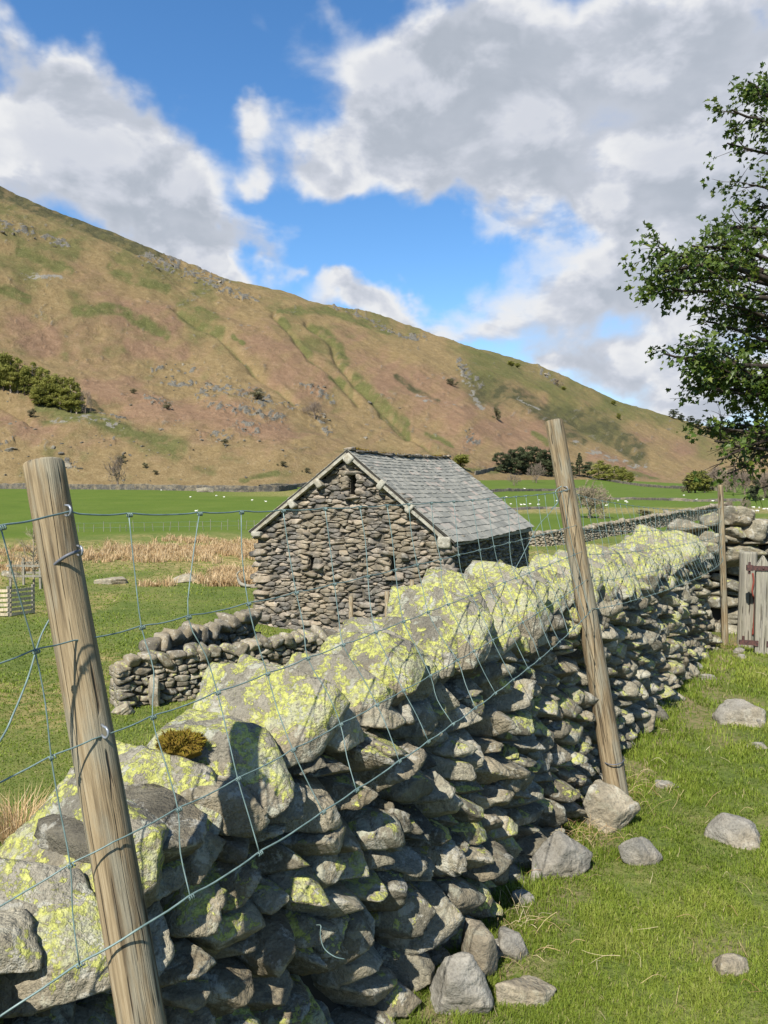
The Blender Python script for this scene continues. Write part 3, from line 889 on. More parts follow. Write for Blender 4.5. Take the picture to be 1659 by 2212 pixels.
# ---- the long wall in front, with its lichen-crusted cope stones
r = np.random.default_rng(5)
S0, S1 = -2.7, 5.85
WL = Line([WP0 + WT * S0, WP0 + WT * S1])
flat0 = lambda x, y: 0.0
def face_top(s): return float(np.interp(s, [-2.7, -1.4, -1, -.75, -.25, .03, .8, 3.4, 6], [.76, .80, .85, .90, .94, .97, .96, .95, .92]))
def ridge_top(s): return float(np.interp(s, [-2.7, -1.2, -1.05, -.78, -.59, -.29, .1, .6, 1.36, 2.34, 3.86, 5.85], [.80, .84, .88, .96, 1.01, 1.05, 1.11, 1.155, 1.15, 1.12, 1.13, 1.13]))
long_wall = thing('dry_stone_wall', 'long foreground dry stone wall with yellow lichen on its slanting cope stones', 'wall', (WP0[0], WP0[1], 0))
g = Geo()
cw, ch = .122, .073
sd = seeds(0, S1 - S0, -.05, 1.08, cw, ch, r)
keep = np.array([z < face_top(s + S0) - .02 + .02 * math.sin(s * 9) for s, z in sd])
sd = sd[keep]
# bigger stones low down and here and there: drop seeds so their neighbours grow
drop = r.uniform(0, 1, len(sd)) < np.where(sd[:, 1] < .45, .24, .15)
sd = sd[~drop]
fr0 = wall_frame(WL, flat0, .11, .075)
def wob(s, z):
    P, a, o, u = fr0(s, z)
    return P + o * .022 * math.sin(s * 2.1 + z * 3) + o * .018 * math.sin(s * 5.3 - z * 6), a, o, u
face_stones(g, wob, sd, cw, ch, lambda q: 4 if 0.6 < q[0] < 4.0 else 3, r, .19, .05, .062, (.15, 1.1), .13, None, .36, (90, 170), .065, R(9), None, .85, 5, .15)
g.out('stonework', M['wall'], long_wall, True)
g = Geo()
V, F = wall_core(WL, flat0, lambda s: face_top(s + S0) - .05, .46, -.2, .3, .15, .11)
g.add(V, F, tint=.2, lich=0)
g.out('rubble_core', M['core'], long_wall)
g = Geo()
BL = Line([WP0 + WT * S1 - WN * .52, WP0 + WT * S0 - WN * .52])
sdb = seeds(0, S1 - S0, -.6, .95, .3, .17, r)
sdb = np.array([q for q in sdb if q[1] < ridge_top(q[0] + S0) - .40])
face_stones(g, wall_frame(BL, flat0, .05, .06), sdb, .3, .17, 2, r, .2, .05, .04)
g.out('back_stonework', M['wall'], long_wall, True)

# cope stones: slabs set on edge, leaning away along the wall
s = S0 - .1
while s < S1 - .02:
    th = float(r.uniform(.075, .14)) if s > -.2 else float(r.uniform(.085, .135))
    lean = R(np.clip(r.normal(38, 6), 26, 48)) if s < 2.5 else R(np.clip(r.normal(34, 10), 15, 55))
    sc = s + th * .5
    top = ridge_top(sc) + r.normal(.004, .028)
    low = face_top(sc) - .05 - (r.uniform(0, .10) if r.uniform() < .6 else 0)
    hgt = max(top - low, .17)
    dep = r.uniform(.38, .48)
    Ln = max((hgt - th * math.sin(lean)) / math.cos(lean), .20) * 1.15
    RM = rotm((0, 0, 1), R(r.normal(-13, 9))) @ rotm((1, 0, 0), R(r.normal(-9, 7))) @ rotm((0, 1, 0), lean)
    size = np.array([th * .6, dep * .55, Ln * .6])
    a, bq, c, H2 = th * .5, dep * .5, Ln * .5, hgt * .5
    N = [[1, r.normal(0, .15), r.normal(0, .15)], [-1, r.normal(0, .15), r.normal(0, .15)], [r.normal(0, .2), 1, r.normal(.0, .2)], [0, -1, r.normal(.1, .1)], [r.normal(0, .2), 0, 1], [r.normal(0, .3), 0, -1]]
    d = [a, a, bq, bq, c * 1.1, c * 1.05]
    # cuts in the wall's own frame: level top, slope to the front, undercut nose
    for nv, dv in (((r.normal(-.55, .2), .04, 1), H2 * 1.12 + .015), ((0, 0, -1), H2), ((r.normal(-.45, .25), .5, .86), H2 * .9 + r.uniform(.01, .05)), ((r.normal(0, .3), .86, .5), bq * .80 + H2 * .25), ((r.normal(.2, .4), .8, -.6), bq * .78 + H2 * r.uniform(.1, .4))):
        N.append(RM.T @ np.array(nv)); d.append(dv)
    for q_ in range(8):
        nv = r.normal(0, 1, 3); nv[1] = abs(nv[1]) + .2; nv /= np.linalg.norm(nv)
        N.append(nv); d.append(np.linalg.norm(nv * np.array([a, bq, c])) * r.uniform(.80, 1.02))
    V, F = rock(5 if -1.6 < s < 0.6 else 4, size, N, d, r.uniform(110, 190), .062, 2.8, int(r.integers(1, 900)))
    V = V @ RM.T
    p = WP0 + WT * sc
    ctr = np.array([p[0], p[1], top - H2]) - np.array([WN[0], WN[1], 0]) * (.085 + dep * .5 - r.uniform(-.02, .09))
    Vw = ctr + V[:, :1] * np.array([WT[0], WT[1], 0]) + V[:, 1:2] * np.array([WN[0], WN[1], 0]) + V[:, 2:3] * np.array([0, 0, 1])
    o = put('cope_stone', Vw, F, M['cope'], None, dict(tint=np.full(len(V), r.uniform(.15, .95)), lich=np.full(len(V), r.uniform(.85, 1.2))), True, ctr)
    o.parent = long_wall; o.location = Vector(ctr) - long_wall.location
    s += th / math.cos(lean) * r.uniform(1.08, 1.34)

# moss cushion on the cope
bpy.context.view_layer.update()
hit = SC.ray_cast(bpy.context.evaluated_depsgraph_get(), Vector(EYE), Vector(ray(392, 1605)).normalized())
mp = np.array(hit[1]) if hit[0] and np.linalg.norm(np.array(hit[1]) - EYE) < 3 else at(392, 1605, 1.66)
mp = mp + np.array([.004, -.02, .0])
g = Geo()
gr = np.random.default_rng(3)
V, F = ico(4)
V = V * np.array([.055, .045, .028]) * (1 + .5 * fbm(V * 1.6, 4, 5))[:, None] + mp
g.add(V, F, tint=.2 + .5 * (fbm(V * 60, 3, 6) * .5 + .5))
n = 1500
dd = gr.normal(0, 1, (n, 3)); dd[:, 2] = np.abs(dd[:, 2]); dd /= np.linalg.norm(dd, axis=1, keepdims=True)
b0 = mp + dd * np.array([.055, .045, .028]) * (1 + .5 * fbm(dd * 1.6, 4, 5))[:, None] * .97
tp = b0 + dd * .008 + gr.normal(0, .003, (n, 3))
sd_ = np.cross(dd, gr.normal(0, 1, (n, 3))); sd_ /= np.linalg.norm(sd_, axis=1, keepdims=True)
V = np.stack([b0 - sd_ * .0022, b0 + sd_ * .0022, tp], 1).reshape(-1, 3)
g.add(V, np.arange(3 * n).reshape(-1, 3), tint=np.repeat(gr.uniform(.1, 1, n), 3))
props(g.out('moss_cushion', M['moss'], None, False, mp), 'rusty brown and green moss cushion growing on a lichen-covered cope stone', 'moss')

# ---- cross wall at the gate: big flat slabs on rough courses
r = np.random.default_rng(8)
YC = 8.25
xa, xb = at(1452, 1300, YC)[0], at(1760, 1300, YC)[0]
CL = Line([(xa, YC), (xb, YC + .15)])
cross = thing('slab_topped_wall', 'short dry stone wall behind the gate post, capped with big loose flat slabs', 'wall', ((xa + xb) / 2, YC, 0))
g = Geo()
sd = seeds(0, CL.len, -.05, .92, .27, .105, r)
face_stones(g, wall_frame(CL, flat0, .06, .07), sd, .27, .105, 3, r, .2, .06, .05, (0, .7))
g.out('stonework', M['wall'], cross, True)
g = Geo(); V, F = wall_core(CL, flat0, .9, .5); g.out('rubble_core', M['core'], cross) if g.add(V, F) else 0
for x0, x1, y0, y1, tn, lc in [(1456, 1536, 1130, 1151, .5, .3), (1532, 1578, 1112, 1140, .5, .5), (1578, 1602, 1109, 1138, .3, .0), (1600, 1641, 1107, 1125, .75, .1), (1602, 1668, 1122, 1166, .8, .1),
                              (1563, 1612, 1135, 1159, .55, .75), (1563, 1613, 1158, 1179, .45, .3), (1605, 1668, 1166, 1179, .4, .2), (1566, 1657, 1177, 1196, .6, .6), (1500, 1566, 1150, 1172, .5, .5), (1470, 1560, 1170, 1195, .5, .4), (1664, 1730, 1150, 1180, .6, .2), (1655, 1740, 1178, 1197, .5, .2)]:
    p0, p1 = at(x0, y1, YC - .05), at(x1, y0, YC - .05)
    sz = np.array([(p1[0] - p0[0]) * .5, r.uniform(.20, .27), (p1[2] - p0[2]) * .56])
    V, F = free_rock(4, sz, r, 9, 50, .13)
    ctr = np.array([(p0[0] + p1[0]) / 2, YC + .10 + r.uniform(-.03, .03), (p0[2] + p1[2]) / 2])
    o = put('cope_slab', V + ctr, F, M['wall'], None, dict(tint=np.full(len(V), tn), lich=np.full(len(V), lc)), True, ctr)
    o.parent = cross; o.location = Vector(ctr) - cross.location

# ---- fold wall: two low arms in front of the barn
r = np.random.default_rng(21)
def low_wall(name, label, pts, h, cw, ch, lvl, mat, cope=(.24, .26), thick=.5, flip=False, lich=(0, .8), end=False, core=True, tint=None, both=False):
    L = Line(pts, flip)
    p, t, n = L.at(L.len / 2)
    root = thing(name, label, 'wall', (p[0], p[1], gz1(p[0], p[1])))
    hf = h if callable(h) else (lambda s: h)
    g = Geo()
    sd = seeds(0, L.len, -.1, max(hf(0), hf(L.len), hf(L.len / 2)), cw, ch, r)
    sd = sd[np.array([z < hf(s_) - ch * .3 for s_, z in sd])]
    face_stones(g, wall_frame(L, gz1, .08, .07), sd, cw, ch, lvl, r, .2, .015, .035, lich, .06, tint, smooth_p=(50, 120), ftilt=.5, ncut=2)
    if end:
        p, t, n = L.at(0)
        E = Line([p - n * thick, p], not flip)
        sde = seeds(0, thick, -.1, hf(0), cw, ch, r)
        face_stones(g, wall_frame(E, gz1, .03, .05), sde, cw, ch, lvl, r, .2, .06, .04, lich, .08, tint)
    g.out('stonework', M[mat], root, True)
    if core:
        g = Geo(); g.add(*wall_core(L, gz1, lambda s_: hf(s_) - .03, thick, front=.09)); g.out('rubble_core', M['fill'], root)
    if cope:
        g = Geo()
        s_ = 0
        while s_ < L.len:
            w = cope[0] * r.uniform(.7, 1.4)
            p, t, n = L.at(s_ + w / 2)
            sz = np.array([w * .54, thick * .52, cope[1] * .56])
            V, F = free_rock(max(lvl, 3), sz, r, 5, 80, .08)
            V = V @ rotm((0, 1, 0), r.normal(.2, .15)).T
            c = np.array([p[0] - n[0] * thick * .45, p[1] - n[1] * thick * .45, gz1(p[0], p[1]) + hf(s_) + cope[1] * .38])
            g.add(c + V[:, :1] * np.array([t[0], t[1], 0]) + V[:, 1:2] * np.array([n[0], n[1], 0]) + V[:, 2:3] * np.array([0, 0, 1]), F, tint=r.uniform(0, .8), lich=r.uniform(*lich) * .8)
            s_ += w * .95
        g.out('coping', M[mat], root, True)
    return root
E0 = surf(277, 1530)
E2 = np.array([-1.0, E0[1] + 3.1]); E1 = (E0[:2] + E2) / 2
low_wall('fold_wall', 'low stone fold wall with pale square end, standing in front of the barn gable', [E0[:2], E1, E2, E2 + np.array([.9, .7])], .93, .25, .115, 3, 'rubble', (.36, .22), .5, False, (0, .8), True)
B0 = E0[:2] + np.array([.25, .75]); B1 = np.array([-3.55, 20.2])
low_wall('ruined_wall', 'low dark broken wall running from the fold wall back to the corner of the barn', [B0, (B0 + B1) / 2 + np.array([-.1, .1]), B1, B1 + (.05, .9)], lambda s_: float(np.interp(s_, [0, 3, 6], [1.0, 1.12, .95])), .32, .15, 2, 'rubble', (.36, .30), .45, False, (0, .25), False, True, lambda q, rr_: rr_.uniform(0, .3))

# curving wall on the right and the walls between the fields
r = np.random.default_rng(31)
cpts = [surf(x, y) for x, y in ((1128, 1178), (1180, 1181), (1260, 1172), (1330, 1158), (1400, 1145), (1470, 1131), (1530, 1118), (1575, 1108))]
cpts = smooth_path(np.array(cpts), 24)
low_wall('curving_wall', 'long curving dry stone wall sweeping across the grass to the right of the barn', cpts, lambda s_: float(np.interp(s_, [0, 12, 30], [.88, .95, 1.05])), .34, .17, 2, 'rubble', (.3, .22), .6, False, (0, .3), False, True, lambda q, rr_: rr_.uniform(.25, .9))

def field_wall(label, pix, h=1.25, thick=.7, seed=1, dark=.3):
    """a far wall: an uneven ribbon of small stones following the land"""
    P = np.array([surf(x, y) for x, y in pix])
    L = np.concatenate([[0], np.cumsum(np.hypot(*np.diff(P[:, :2], axis=0).T))])
    n = max(12, int(L[-1] / 1.1))
    s_ = np.linspace(0, L[-1], n)
    x, y = np.interp(s_, L, P[:, 0]), np.interp(s_, L, P[:, 1])
    z = np.interp(s_, L, P[:, 2]); zz = ground_h(x, y); z = np.where(np.abs(zz - z) < 2.5, np.minimum(zz, z + .1), z)
    t = np.stack([np.gradient(x), np.gradient(y)], 1); t /= np.linalg.norm(t, axis=1, keepdims=True)
    nn = np.stack([t[:, 1], -t[:, 0]], 1)
    if h < 0: h = -h / FPX * float(np.median(P[:, 1]))
    hh = h * (1 + .3 * fbm(p3(s_ / 3.0, 0 * s_ + seed), 3, seed))
    V = []
    for o, f in ((.5, -.3), (.42, .5), (.34, .93), (0.0, 1.0), (-.34, .93), (-.5, -.3)):
        V.append(np.stack([x + nn[:, 0] * o * thick, y + nn[:, 1] * o * thick, z + hh * f], 1))
    V = np.stack(V, 1)
    V = V.reshape(-1, 3)
    V = V + .07 * np.stack([fbm(V * 1.9 + 9 * k, 2, seed + k) for k in range(3)], 1)
    i = np.arange(n - 1)[:, None] * 6; j = np.arange(5)[None, :]
    F = np.stack([i + j, i + j + 1, i + 6 + j + 1, i + 6 + j], -1).reshape(-1, 4)
    c = P[len(P) // 2].copy()
    o = put('field_wall', V, F, M['farwall'], None, dict(tint=dark + .5 * fbm(V * 1.4, 2, 5), lich=np.zeros(len(V))), False, c)
    return props(o, label, 'wall', 'dry stone walls between the fields')
field_wall('long straight grey stone wall along the foot of the fell, behind the bare lone tree', [(-40, 1056), (120, 1057), (250, 1058), (400, 1060), (520, 1063), (600, 1062), (640, 1056)], 1.35, .7, 3, .25)
field_wall('short stone wall at the foot of the fell just left of the barn roof ridge', [(560, 1056), (640, 1053), (700, 1050)], 1.2, .7, 4, .3)
field_wall('stone wall climbing the pasture just left of the dark pine clump', [(1008, 1028), (1030, 1025), (1050, 1021), (1072, 1014)], 1.6, .8, 5, .25)
field_wall('stone wall below the pine clump and bare grey tree, across the upper field', [(1060, 1064), (1110, 1062), (1170, 1061), (1230, 1060), (1290, 1062)], -5.5, .7, 6, .3)
field_wall('stone wall edging the far green field below the woods on the right', [(1280, 1036), (1340, 1044), (1400, 1052), (1470, 1056), (1540, 1060)], -5.5, .8, 7, .3)
field_wall('stone wall across the middle of the valley fields, right of the bare round tree', [(1290, 1079), (1370, 1079), (1450, 1082), (1520, 1084), (1600, 1083)], -5.5, .7, 8, .4)
field_wall('stone wall beside the sheep field, just right of the barn roof slope', [(1085, 1104), (1130, 1101), (1180, 1100), (1240, 1101)], -5.5, .6, 9, .35)
# ------------------------------------------------------------------ barn
r = np.random.default_rng(77)
GA = np.array([-4.36, 25.7, 0]); GB = np.array([2.02, 22.5, 0])
U1 = (GB - GA); BW = float(np.linalg.norm(U1[:2])); U1 = U1 / BW          # along the gable, left to right
U2 = np.array([-U1[1], U1[0], 0.0])                                       # away, along the ridge
BLEN = 8.2
ZB = -3.25
def eave(u, v): return (0.03 * (1 - u) - .09 * u) + .10 * v * u           # wall-head height at the two eaves
ZAP = 2.62
barn = thing('stone_barn', 'grey stone field barn with slate roof, narrow slit openings and pale gable verges', 'barn', GA + U1 * BW / 2 + U2 * BLEN / 2 + np.array([0, 0, ZB]))
UA = .511                                                                   # where the apex stands along the gable
def gable_top(x):
    u = x / BW
    return eave(0, 0) + (ZAP - eave(0, 0)) * u / UA if u < UA else eave(1, 0) + (ZAP - eave(1, 0)) * (1 - u) / (1 - UA)
def g_at(px, py):
    """place on the gable plane under a place in the frame -> (along, height)"""
    d = ray(px, py); nrm = -U2
    t = ((GA - EYE) @ nrm) / (d @ nrm)
    P = EYE + d * t
    return float((P - GA) @ U1), float(P[2])
def Z4(x, y): return g_at(x * .4213 + 495.5, y * .4213 + 929.2)
slots = []
for (x0, y0, x1, y1) in ((620, 228, 641, 332), (414, 640, 428, 722), (829, 645, 846, 748)):
    a, b_ = Z4(x0, y0), Z4(x1, y1)
    slots.append((a[0] - .03, b_[0] + .04, b_[1], a[1]))
def in_slot(s_, z, m=.0):
    return any(x0 - m < s_ < x1 + m and z0 - m * .3 < z < z1 + m * .3 for x0, x1, z0, z1 in slots)

def gframe(s_, z):
    return GA + U1 * s_ + np.array([0, 0, z]) + U2 * .07, U1, -U2, np.array([0, 0, 1.0])
def barn_tint(q, rr_):
    return float(np.clip(rr_.choice([.12, .3, .55, .8, 1.0], p=[.27, .27, .22, .15, .09]) + rr_.normal(0, .06), 0, 1))
def slot_clip(q):
    o = []
    for x0, x1, z0, z1 in slots:
        if z0 - .02 < q[1] < z1 + .02:
            if q[0] <= x0 + .05 and x0 - q[0] < .5: o.append(([1, 0, 0], x0 - q[0] - .01))
            elif q[0] >= x1 - .05 and q[0] - x1 < .5: o.append(([-1, 0, 0], q[0] - x1 - .01))
        elif x0 - .1 < q[0] < x1 + .1:
            if 0 < q[1] - z1 < .3: o.append(([0, 0, -1], q[1] - z1 - .005))
            if 0 < z0 - q[1] < .3: o.append(([0, 0, 1], z0 - q[1] - .005))
    return o
g = Geo()
cw, ch = .30, .098
sd = seeds(.02, BW - .02, ZB, ZAP, cw, ch, r)
sd = np.array([q for q in sd if q[1] < gable_top(q[0]) - .10 and .05 < q[0] < BW - .05 and not in_slot(q[0], q[1], .07)])
sd = sd[r.uniform(0, 1, len(sd)) > .17]
# stones beside a slit stop at its edge: thin blockers stand in for the gap when the cells are cut
face_stones(g, gframe, sd, cw, ch, 3, r, .17, .0, .022, (0, 0), .04, barn_tint, .5, (70, 140), .07, R(3), slot_clip, .28, 1)
# quoins at both corners and stones round the slits
for side in (0, 1):
    z, k = ZB + .1, 0
    while z < eave(side, 0) - .12:
        hq = r.uniform(.13, .26); wq = (.62 if k % 2 else .40) * r.uniform(.85, 1.2)
        if r.uniform() < .6:
            V, F = free_rock(3, (wq * .5, .16, hq * .48), r, 5, 26, .05)
            c = GA + U1 * (wq * .42 if side == 0 else BW - wq * .42) + np.array([0, 0, z + hq / 2]) + U2 * .06
            g.add(c + V[:, :1] * U1 - V[:, 1:2] * U2 + V[:, 2:3] * EX[2], F, tint=r.uniform(.45, .95), lich=0)
        z += hq + .02; k += 1
for x0, x1, z0, z1 in slots:
    for sx in (-1, 1):
        z = z0
        while z < z1:
            hq = r.uniform(.10, .19); wq = r.uniform(.22, .4)
            V, F = free_rock(3, (wq * .5, .13, hq * .5), r, 5, 26, .05)
            c = GA + U1 * ((x0 - wq * .5) if sx < 0 else (x1 + wq * .5)) + np.array([0, 0, z + hq / 2]) + U2 * .045
            g.add(c + V[:, :1] * U1 - V[:, 1:2] * U2 + V[:, 2:3] * EX[2], F, tint=r.uniform(.2, .9), lich=0)
            z += hq
    for zz, hh, ww in ((z1 + .06, .09, .95), (z0 - .09, .07, .62)):
        V, F = free_rock(3, (ww * .5, .15, hh * .6), r, 4, 30, .05)
        g.add(GA + U1 * ((x0 + x1) / 2) + np.array([0, 0, zz]) + U2 * .03 + V[:, :1] * U1 - V[:, 1:2] * U2 + V[:, 2:3] * EX[2], F, tint=.35, lich=0)
g.out('gable_wall', M['barn'], barn, True)
# side wall on the right and the walls out of sight
def sframe(s_, z):
    return GB + U2 * s_ + np.array([0, 0, z]) - U1 * .07, U2, U1, np.array([0, 0, 1.0])
g = Geo()
sd = seeds(.05, BLEN, ZB, .02, .30, .125, r)
face_stones(g, sframe, sd, .30, .125, 2, r, .17, .06, .045, (0, 0), .06, lambda q, rr_: rr_.uniform(0, .6), .25, (12, 24), .05)
g.out('side_wall', M['barn'], barn, True)
g = Geo()
nx = 48
xs = sorted(set(list(np.linspace(.1, BW - .1, nx)) + [q for sl in slots for q in sl[:2]]))
for a, b_ in zip(xs[:-1], xs[1:]):                        # gable filling in strips, open at the slits
    m_ = (a + b_) / 2
    zt = gable_top(m_) - .1
    spans = [(ZB, zt)]
    for x0, x1, z0, z1 in slots:
        if x0 - 1e-6 <= a and b_ <= x1 + 1e-6:
            spans = [(p_, q_) for s0_, s1_ in spans for p_, q_ in ((s0_, z0), (z1, s1_)) if q_ > p_]
    for p_, q_ in spans:
        g.box(GA + U1 * m_ + U2 * .28 + np.array([0, 0, (p_ + q_) / 2]), [U1, U2, EX[2]], ((b_ - a) / 2 + .002, .2, (q_ - p_) / 2))
g.box(GB - U1 * .3 + U2 * BLEN / 2 + np.array([0, 0, (ZB - .1) / 2]), [U1, U2, EX[2]], (.18, BLEN / 2 - .13, (-.1 - ZB) / 2 - .01))
g.box(GA + U1 * .25 + U2 * BLEN / 2 + np.array([0, 0, (ZB - .08) / 2]), [U1, U2, EX[2]], (.24, BLEN / 2 - .13, (-.08 - ZB) / 2 - .01))
for a, b_ in zip(np.linspace(0, BW, 40)[:-1], np.linspace(0, BW, 40)[1:]):
    zt = gable_top((a + b_) / 2) - .1
    g.box(GA + U1 * (a + b_) / 2 + U2 * (BLEN - .2) + np.array([0, 0, (ZB + zt) / 2]), [U1, U2, EX[2]], ((b_ - a) / 2 + .002, .2, (zt - ZB) / 2))
g.out('inner_masonry', M['fill'], barn)
# roof: courses of slates, small at the ridge and large at the eave
apn = GA + U1 * BW * UA + np.array([0, 0, ZAP + .13]) - U2 * .16
apf = apn + U2 * (BLEN + .3) + np.array([0, 0, .06])
eR = GB + U1 * .16 + np.array([0, 0, eave(1, 0) + .02]) - U2 * .16; eRf = eR + U2 * (BLEN + .3) + np.array([0, 0, .10])
eL = GA - U1 * .16 + np.array([0, 0, eave(0, 0) + .02]) - U2 * .16; eLf = eL + U2 * (BLEN + .3) + np.array([0, 0, .05])
def slope(a, b_, c, d_, name):
    """a ridge near, b ridge far, c eave near, d eave far"""
    n_ = np.cross(b_ - a, c - a); n_ /= np.linalg.norm(n_)
    if n_[2] < 0: n_ = -n_
    def pt(u, v, h=0):
        sag = -.10 * math.sin(math.pi * min(max(u, 0), 1)) * (1 - .6 * v) - .03 * math.sin(u * 9 + v * 5) * .4
        return (a * (1 - u) + b_ * u) * (1 - v) + (c * (1 - u) + d_ * u) * v + n_ * h + np.array([0, 0, sag])
    Ls = np.linalg.norm(c - a); Wd = np.linalg.norm(b_ - a)
    g = Geo()
    v, k = 0.0, 0
    while v < 1.0:
        hh = (.155 + .16 * v) * r.uniform(.95, 1.05) / Ls
        v1 = min(v + hh, 1.0 + .006)
        u = -r.uniform(0, .4) * .3 / Wd
        while u < 1:
            w = r.uniform(.16, .36) * (.75 + .7 * v) / Wd
            u0, u1 = max(u, 0), min(u + w, 1)
            if u1 - u0 > .004:
                gp = .004 / Wd
                dv = r.normal(0, .010) / Ls * 1.3
                lift = r.uniform(.018, .034)
                vt = max(v - hh * .5, -.01)
                top = [pt(u0 + gp, vt, .004), pt(u1 - gp, vt, .004)]
                lo_ = [pt(u0 + gp, v1 + dv + r.normal(0, .006) / Ls, lift), pt(u1 - gp, v1 + dv + r.normal(0, .006) / Ls, lift + r.normal(0, .004))]
                lb = [q - n_ * .022 for q in lo_]
                t_ = np.clip(r.normal(.42, .17) + (.12 if v > .6 else 0) + (r.uniform(.25, .5) if r.uniform() < .10 else 0), 0, 1)
                g.add(np.array(top + lo_ + lb), [np.array([[0, 2, 3, 1], [2, 4, 5, 3], [0, 4, 2, 2], [1, 3, 5, 5]])[:2], np.array([[0, 4, 2], [1, 3, 5]])], tint=t_)
            u += w
        v = v1; k += 1
    o = g.out(name, M['slate'], barn)
    # boarding under the slates
    g2 = Geo()
    nseg = 12
    for i in range(nseg):
        for j in range(6):
            q = [pt(i / nseg, j / 6, -.01), pt((i + 1) / nseg, j / 6, -.01), pt((i + 1) / nseg, (j + 1) / 6, -.01), pt(i / nseg, (j + 1) / 6, -.01)]
            q2 = [p_ - n_ * .05 for p_ in q]
            g2.add(np.array(q + q2), np.array([[0, 1, 2, 3], [7, 6, 5, 4], [0, 4, 5, 1], [1, 5, 6, 2], [2, 6, 7, 3], [3, 7, 4, 0]]))
    g2.out('roof_boarding', M['core'], o)
    return o, pt
roofR, ptR = slope(apn, apf, eR, eRf, 'slate_roof_slope')
roofL, ptL = slope(apn, apf, eL, eLf, 'slate_roof_slope')
# ridge stones with a fringe of moss and dry grass
g = Geo()
u = 0.0
while u < 1:
    w = r.uniform(.35, .6) / 8.5
    q = ptR(u + w / 2, 0, .0)
    V, F = free_rock(3, (w * 8.5 * .56, .13, .032), r, 3, 80, .04)
    g.add(q + np.array([0, 0, .022]) + V[:, :1] * U2 + V[:, 1:2] * U1 + V[:, 2:3] * EX[2], F, tint=r.uniform(.4, .8), lich=0)
    u += w
ro = g.out('ridge_cap', M['barn'], barn, True)
n = 900
us = np.concatenate([r.uniform(.02, .18, 300), r.uniform(.28, .72, 350), r.uniform(.8, 1, 250)])
b0 = np.array([ptR(q, 0, 0) for q in us]) + np.array([0, 0, .04]) + U1 * r.normal(0, .07, (n, 1))
tp = b0 + r.normal(0, .05, (n, 3)) * np.array([1, 1, .3]) + np.array([0, 0, 1]) * r.uniform(.02, .075, (n, 1))
sw = np.cross(tp - b0, r.normal(0, 1, (n, 3))); sw /= np.linalg.norm(sw, axis=1, keepdims=True)
props(put('ridge_moss', np.stack([b0 - sw * .02, b0 + sw * .02, tp], 1).reshape(-1, 3), np.arange(3 * n).reshape(-1, 3), M['moss'], barn, dict(tint=np.repeat(r.uniform(0, .7, n), 3))), kind='stuff')
# pale verge strips and their corbel blocks
def rake(x):    # along-gable -> verge underside
    return gable_top(x)
for a, b_ in (((0.0, rake(0.0)), (BW * UA, ZAP)), ((BW, rake(BW)), (BW * UA, ZAP))):
    g = Geo()
    A = GA + U1 * a[0] + np.array([0, 0, a[1]]); B = GA + U1 * b_[0] + np.array([0, 0, b_[1]])
    dv = B - A; L = np.linalg.norm(dv); dv /= L
    nn = np.cross(dv, U2); nn = nn if nn[2] > 0 else -nn
    n_ = 7
    for i in range(n_):
        f0, f1 = i / n_, (i + 1) / n_
        c = A + dv * L * (f0 + f1) / 2 - U2 * .10 + nn * (-.015 + r.normal(0, .006))
        g.box(c, [dv, U2, nn], (L / n_ / 2 - .004, .10 + r.uniform(-.006, .006), .046 + r.uniform(-.006, .006)), tint=r.uniform(.3, .8), lich=0)
    g.out('verge_strip', M['verge'], barn)
def block(x, z, w, h, ang, nm='corbel_block'):
    g = Geo()
    ax = np.array([U1 * math.cos(ang) + EX[2] * math.sin(ang), U2, -U1 * math.sin(ang) + EX[2] * math.cos(ang)])
    V, F = rock(3, (w / 2, .13, h / 2), np.vstack([EX, -EX]), np.array([w / 2, .13, h / 2] * 2), 60, .03, 2, int(r.integers(1, 99)))
    g.add(GA + U1 * x + np.array([0, 0, z]) - U2 * .115 + V @ ax, F, tint=r.uniform(.35, .8), lich=0)
    g.out(nm, M['verge'], barn, True)
aL = math.atan2(ZAP - eave(0, 0), BW * UA); aR = -math.atan2(ZAP - eave(1, 0), BW * (1 - UA))
for zx, zy, w, h, an in ((625, 148, .30, .30, R(45)), (470, 274, .20, .31, aL), (335, 378, .20, .31, aL), (790, 282, .20, .31, aR), (935, 400, .20, .31, aR)):
    x, z = Z4(zx, zy); block(x, z, w, h, an)
block(.16, eave(0, 0) - .04, .36, .17, 0, 'kneeler_stone'); block(BW - .18, eave(1, 0) + .02, .40, .34, 0, 'kneeler_stone')
# eaves board in the shade
g = Geo(); g.box(GB + U1 * .10 + U2 * BLEN / 2 + np.array([0, 0, -.10]), [U1, U2, EX[2]], (.03, BLEN / 2 + .05, .07)); g.out('eaves_board', M['oldwood'], barn)

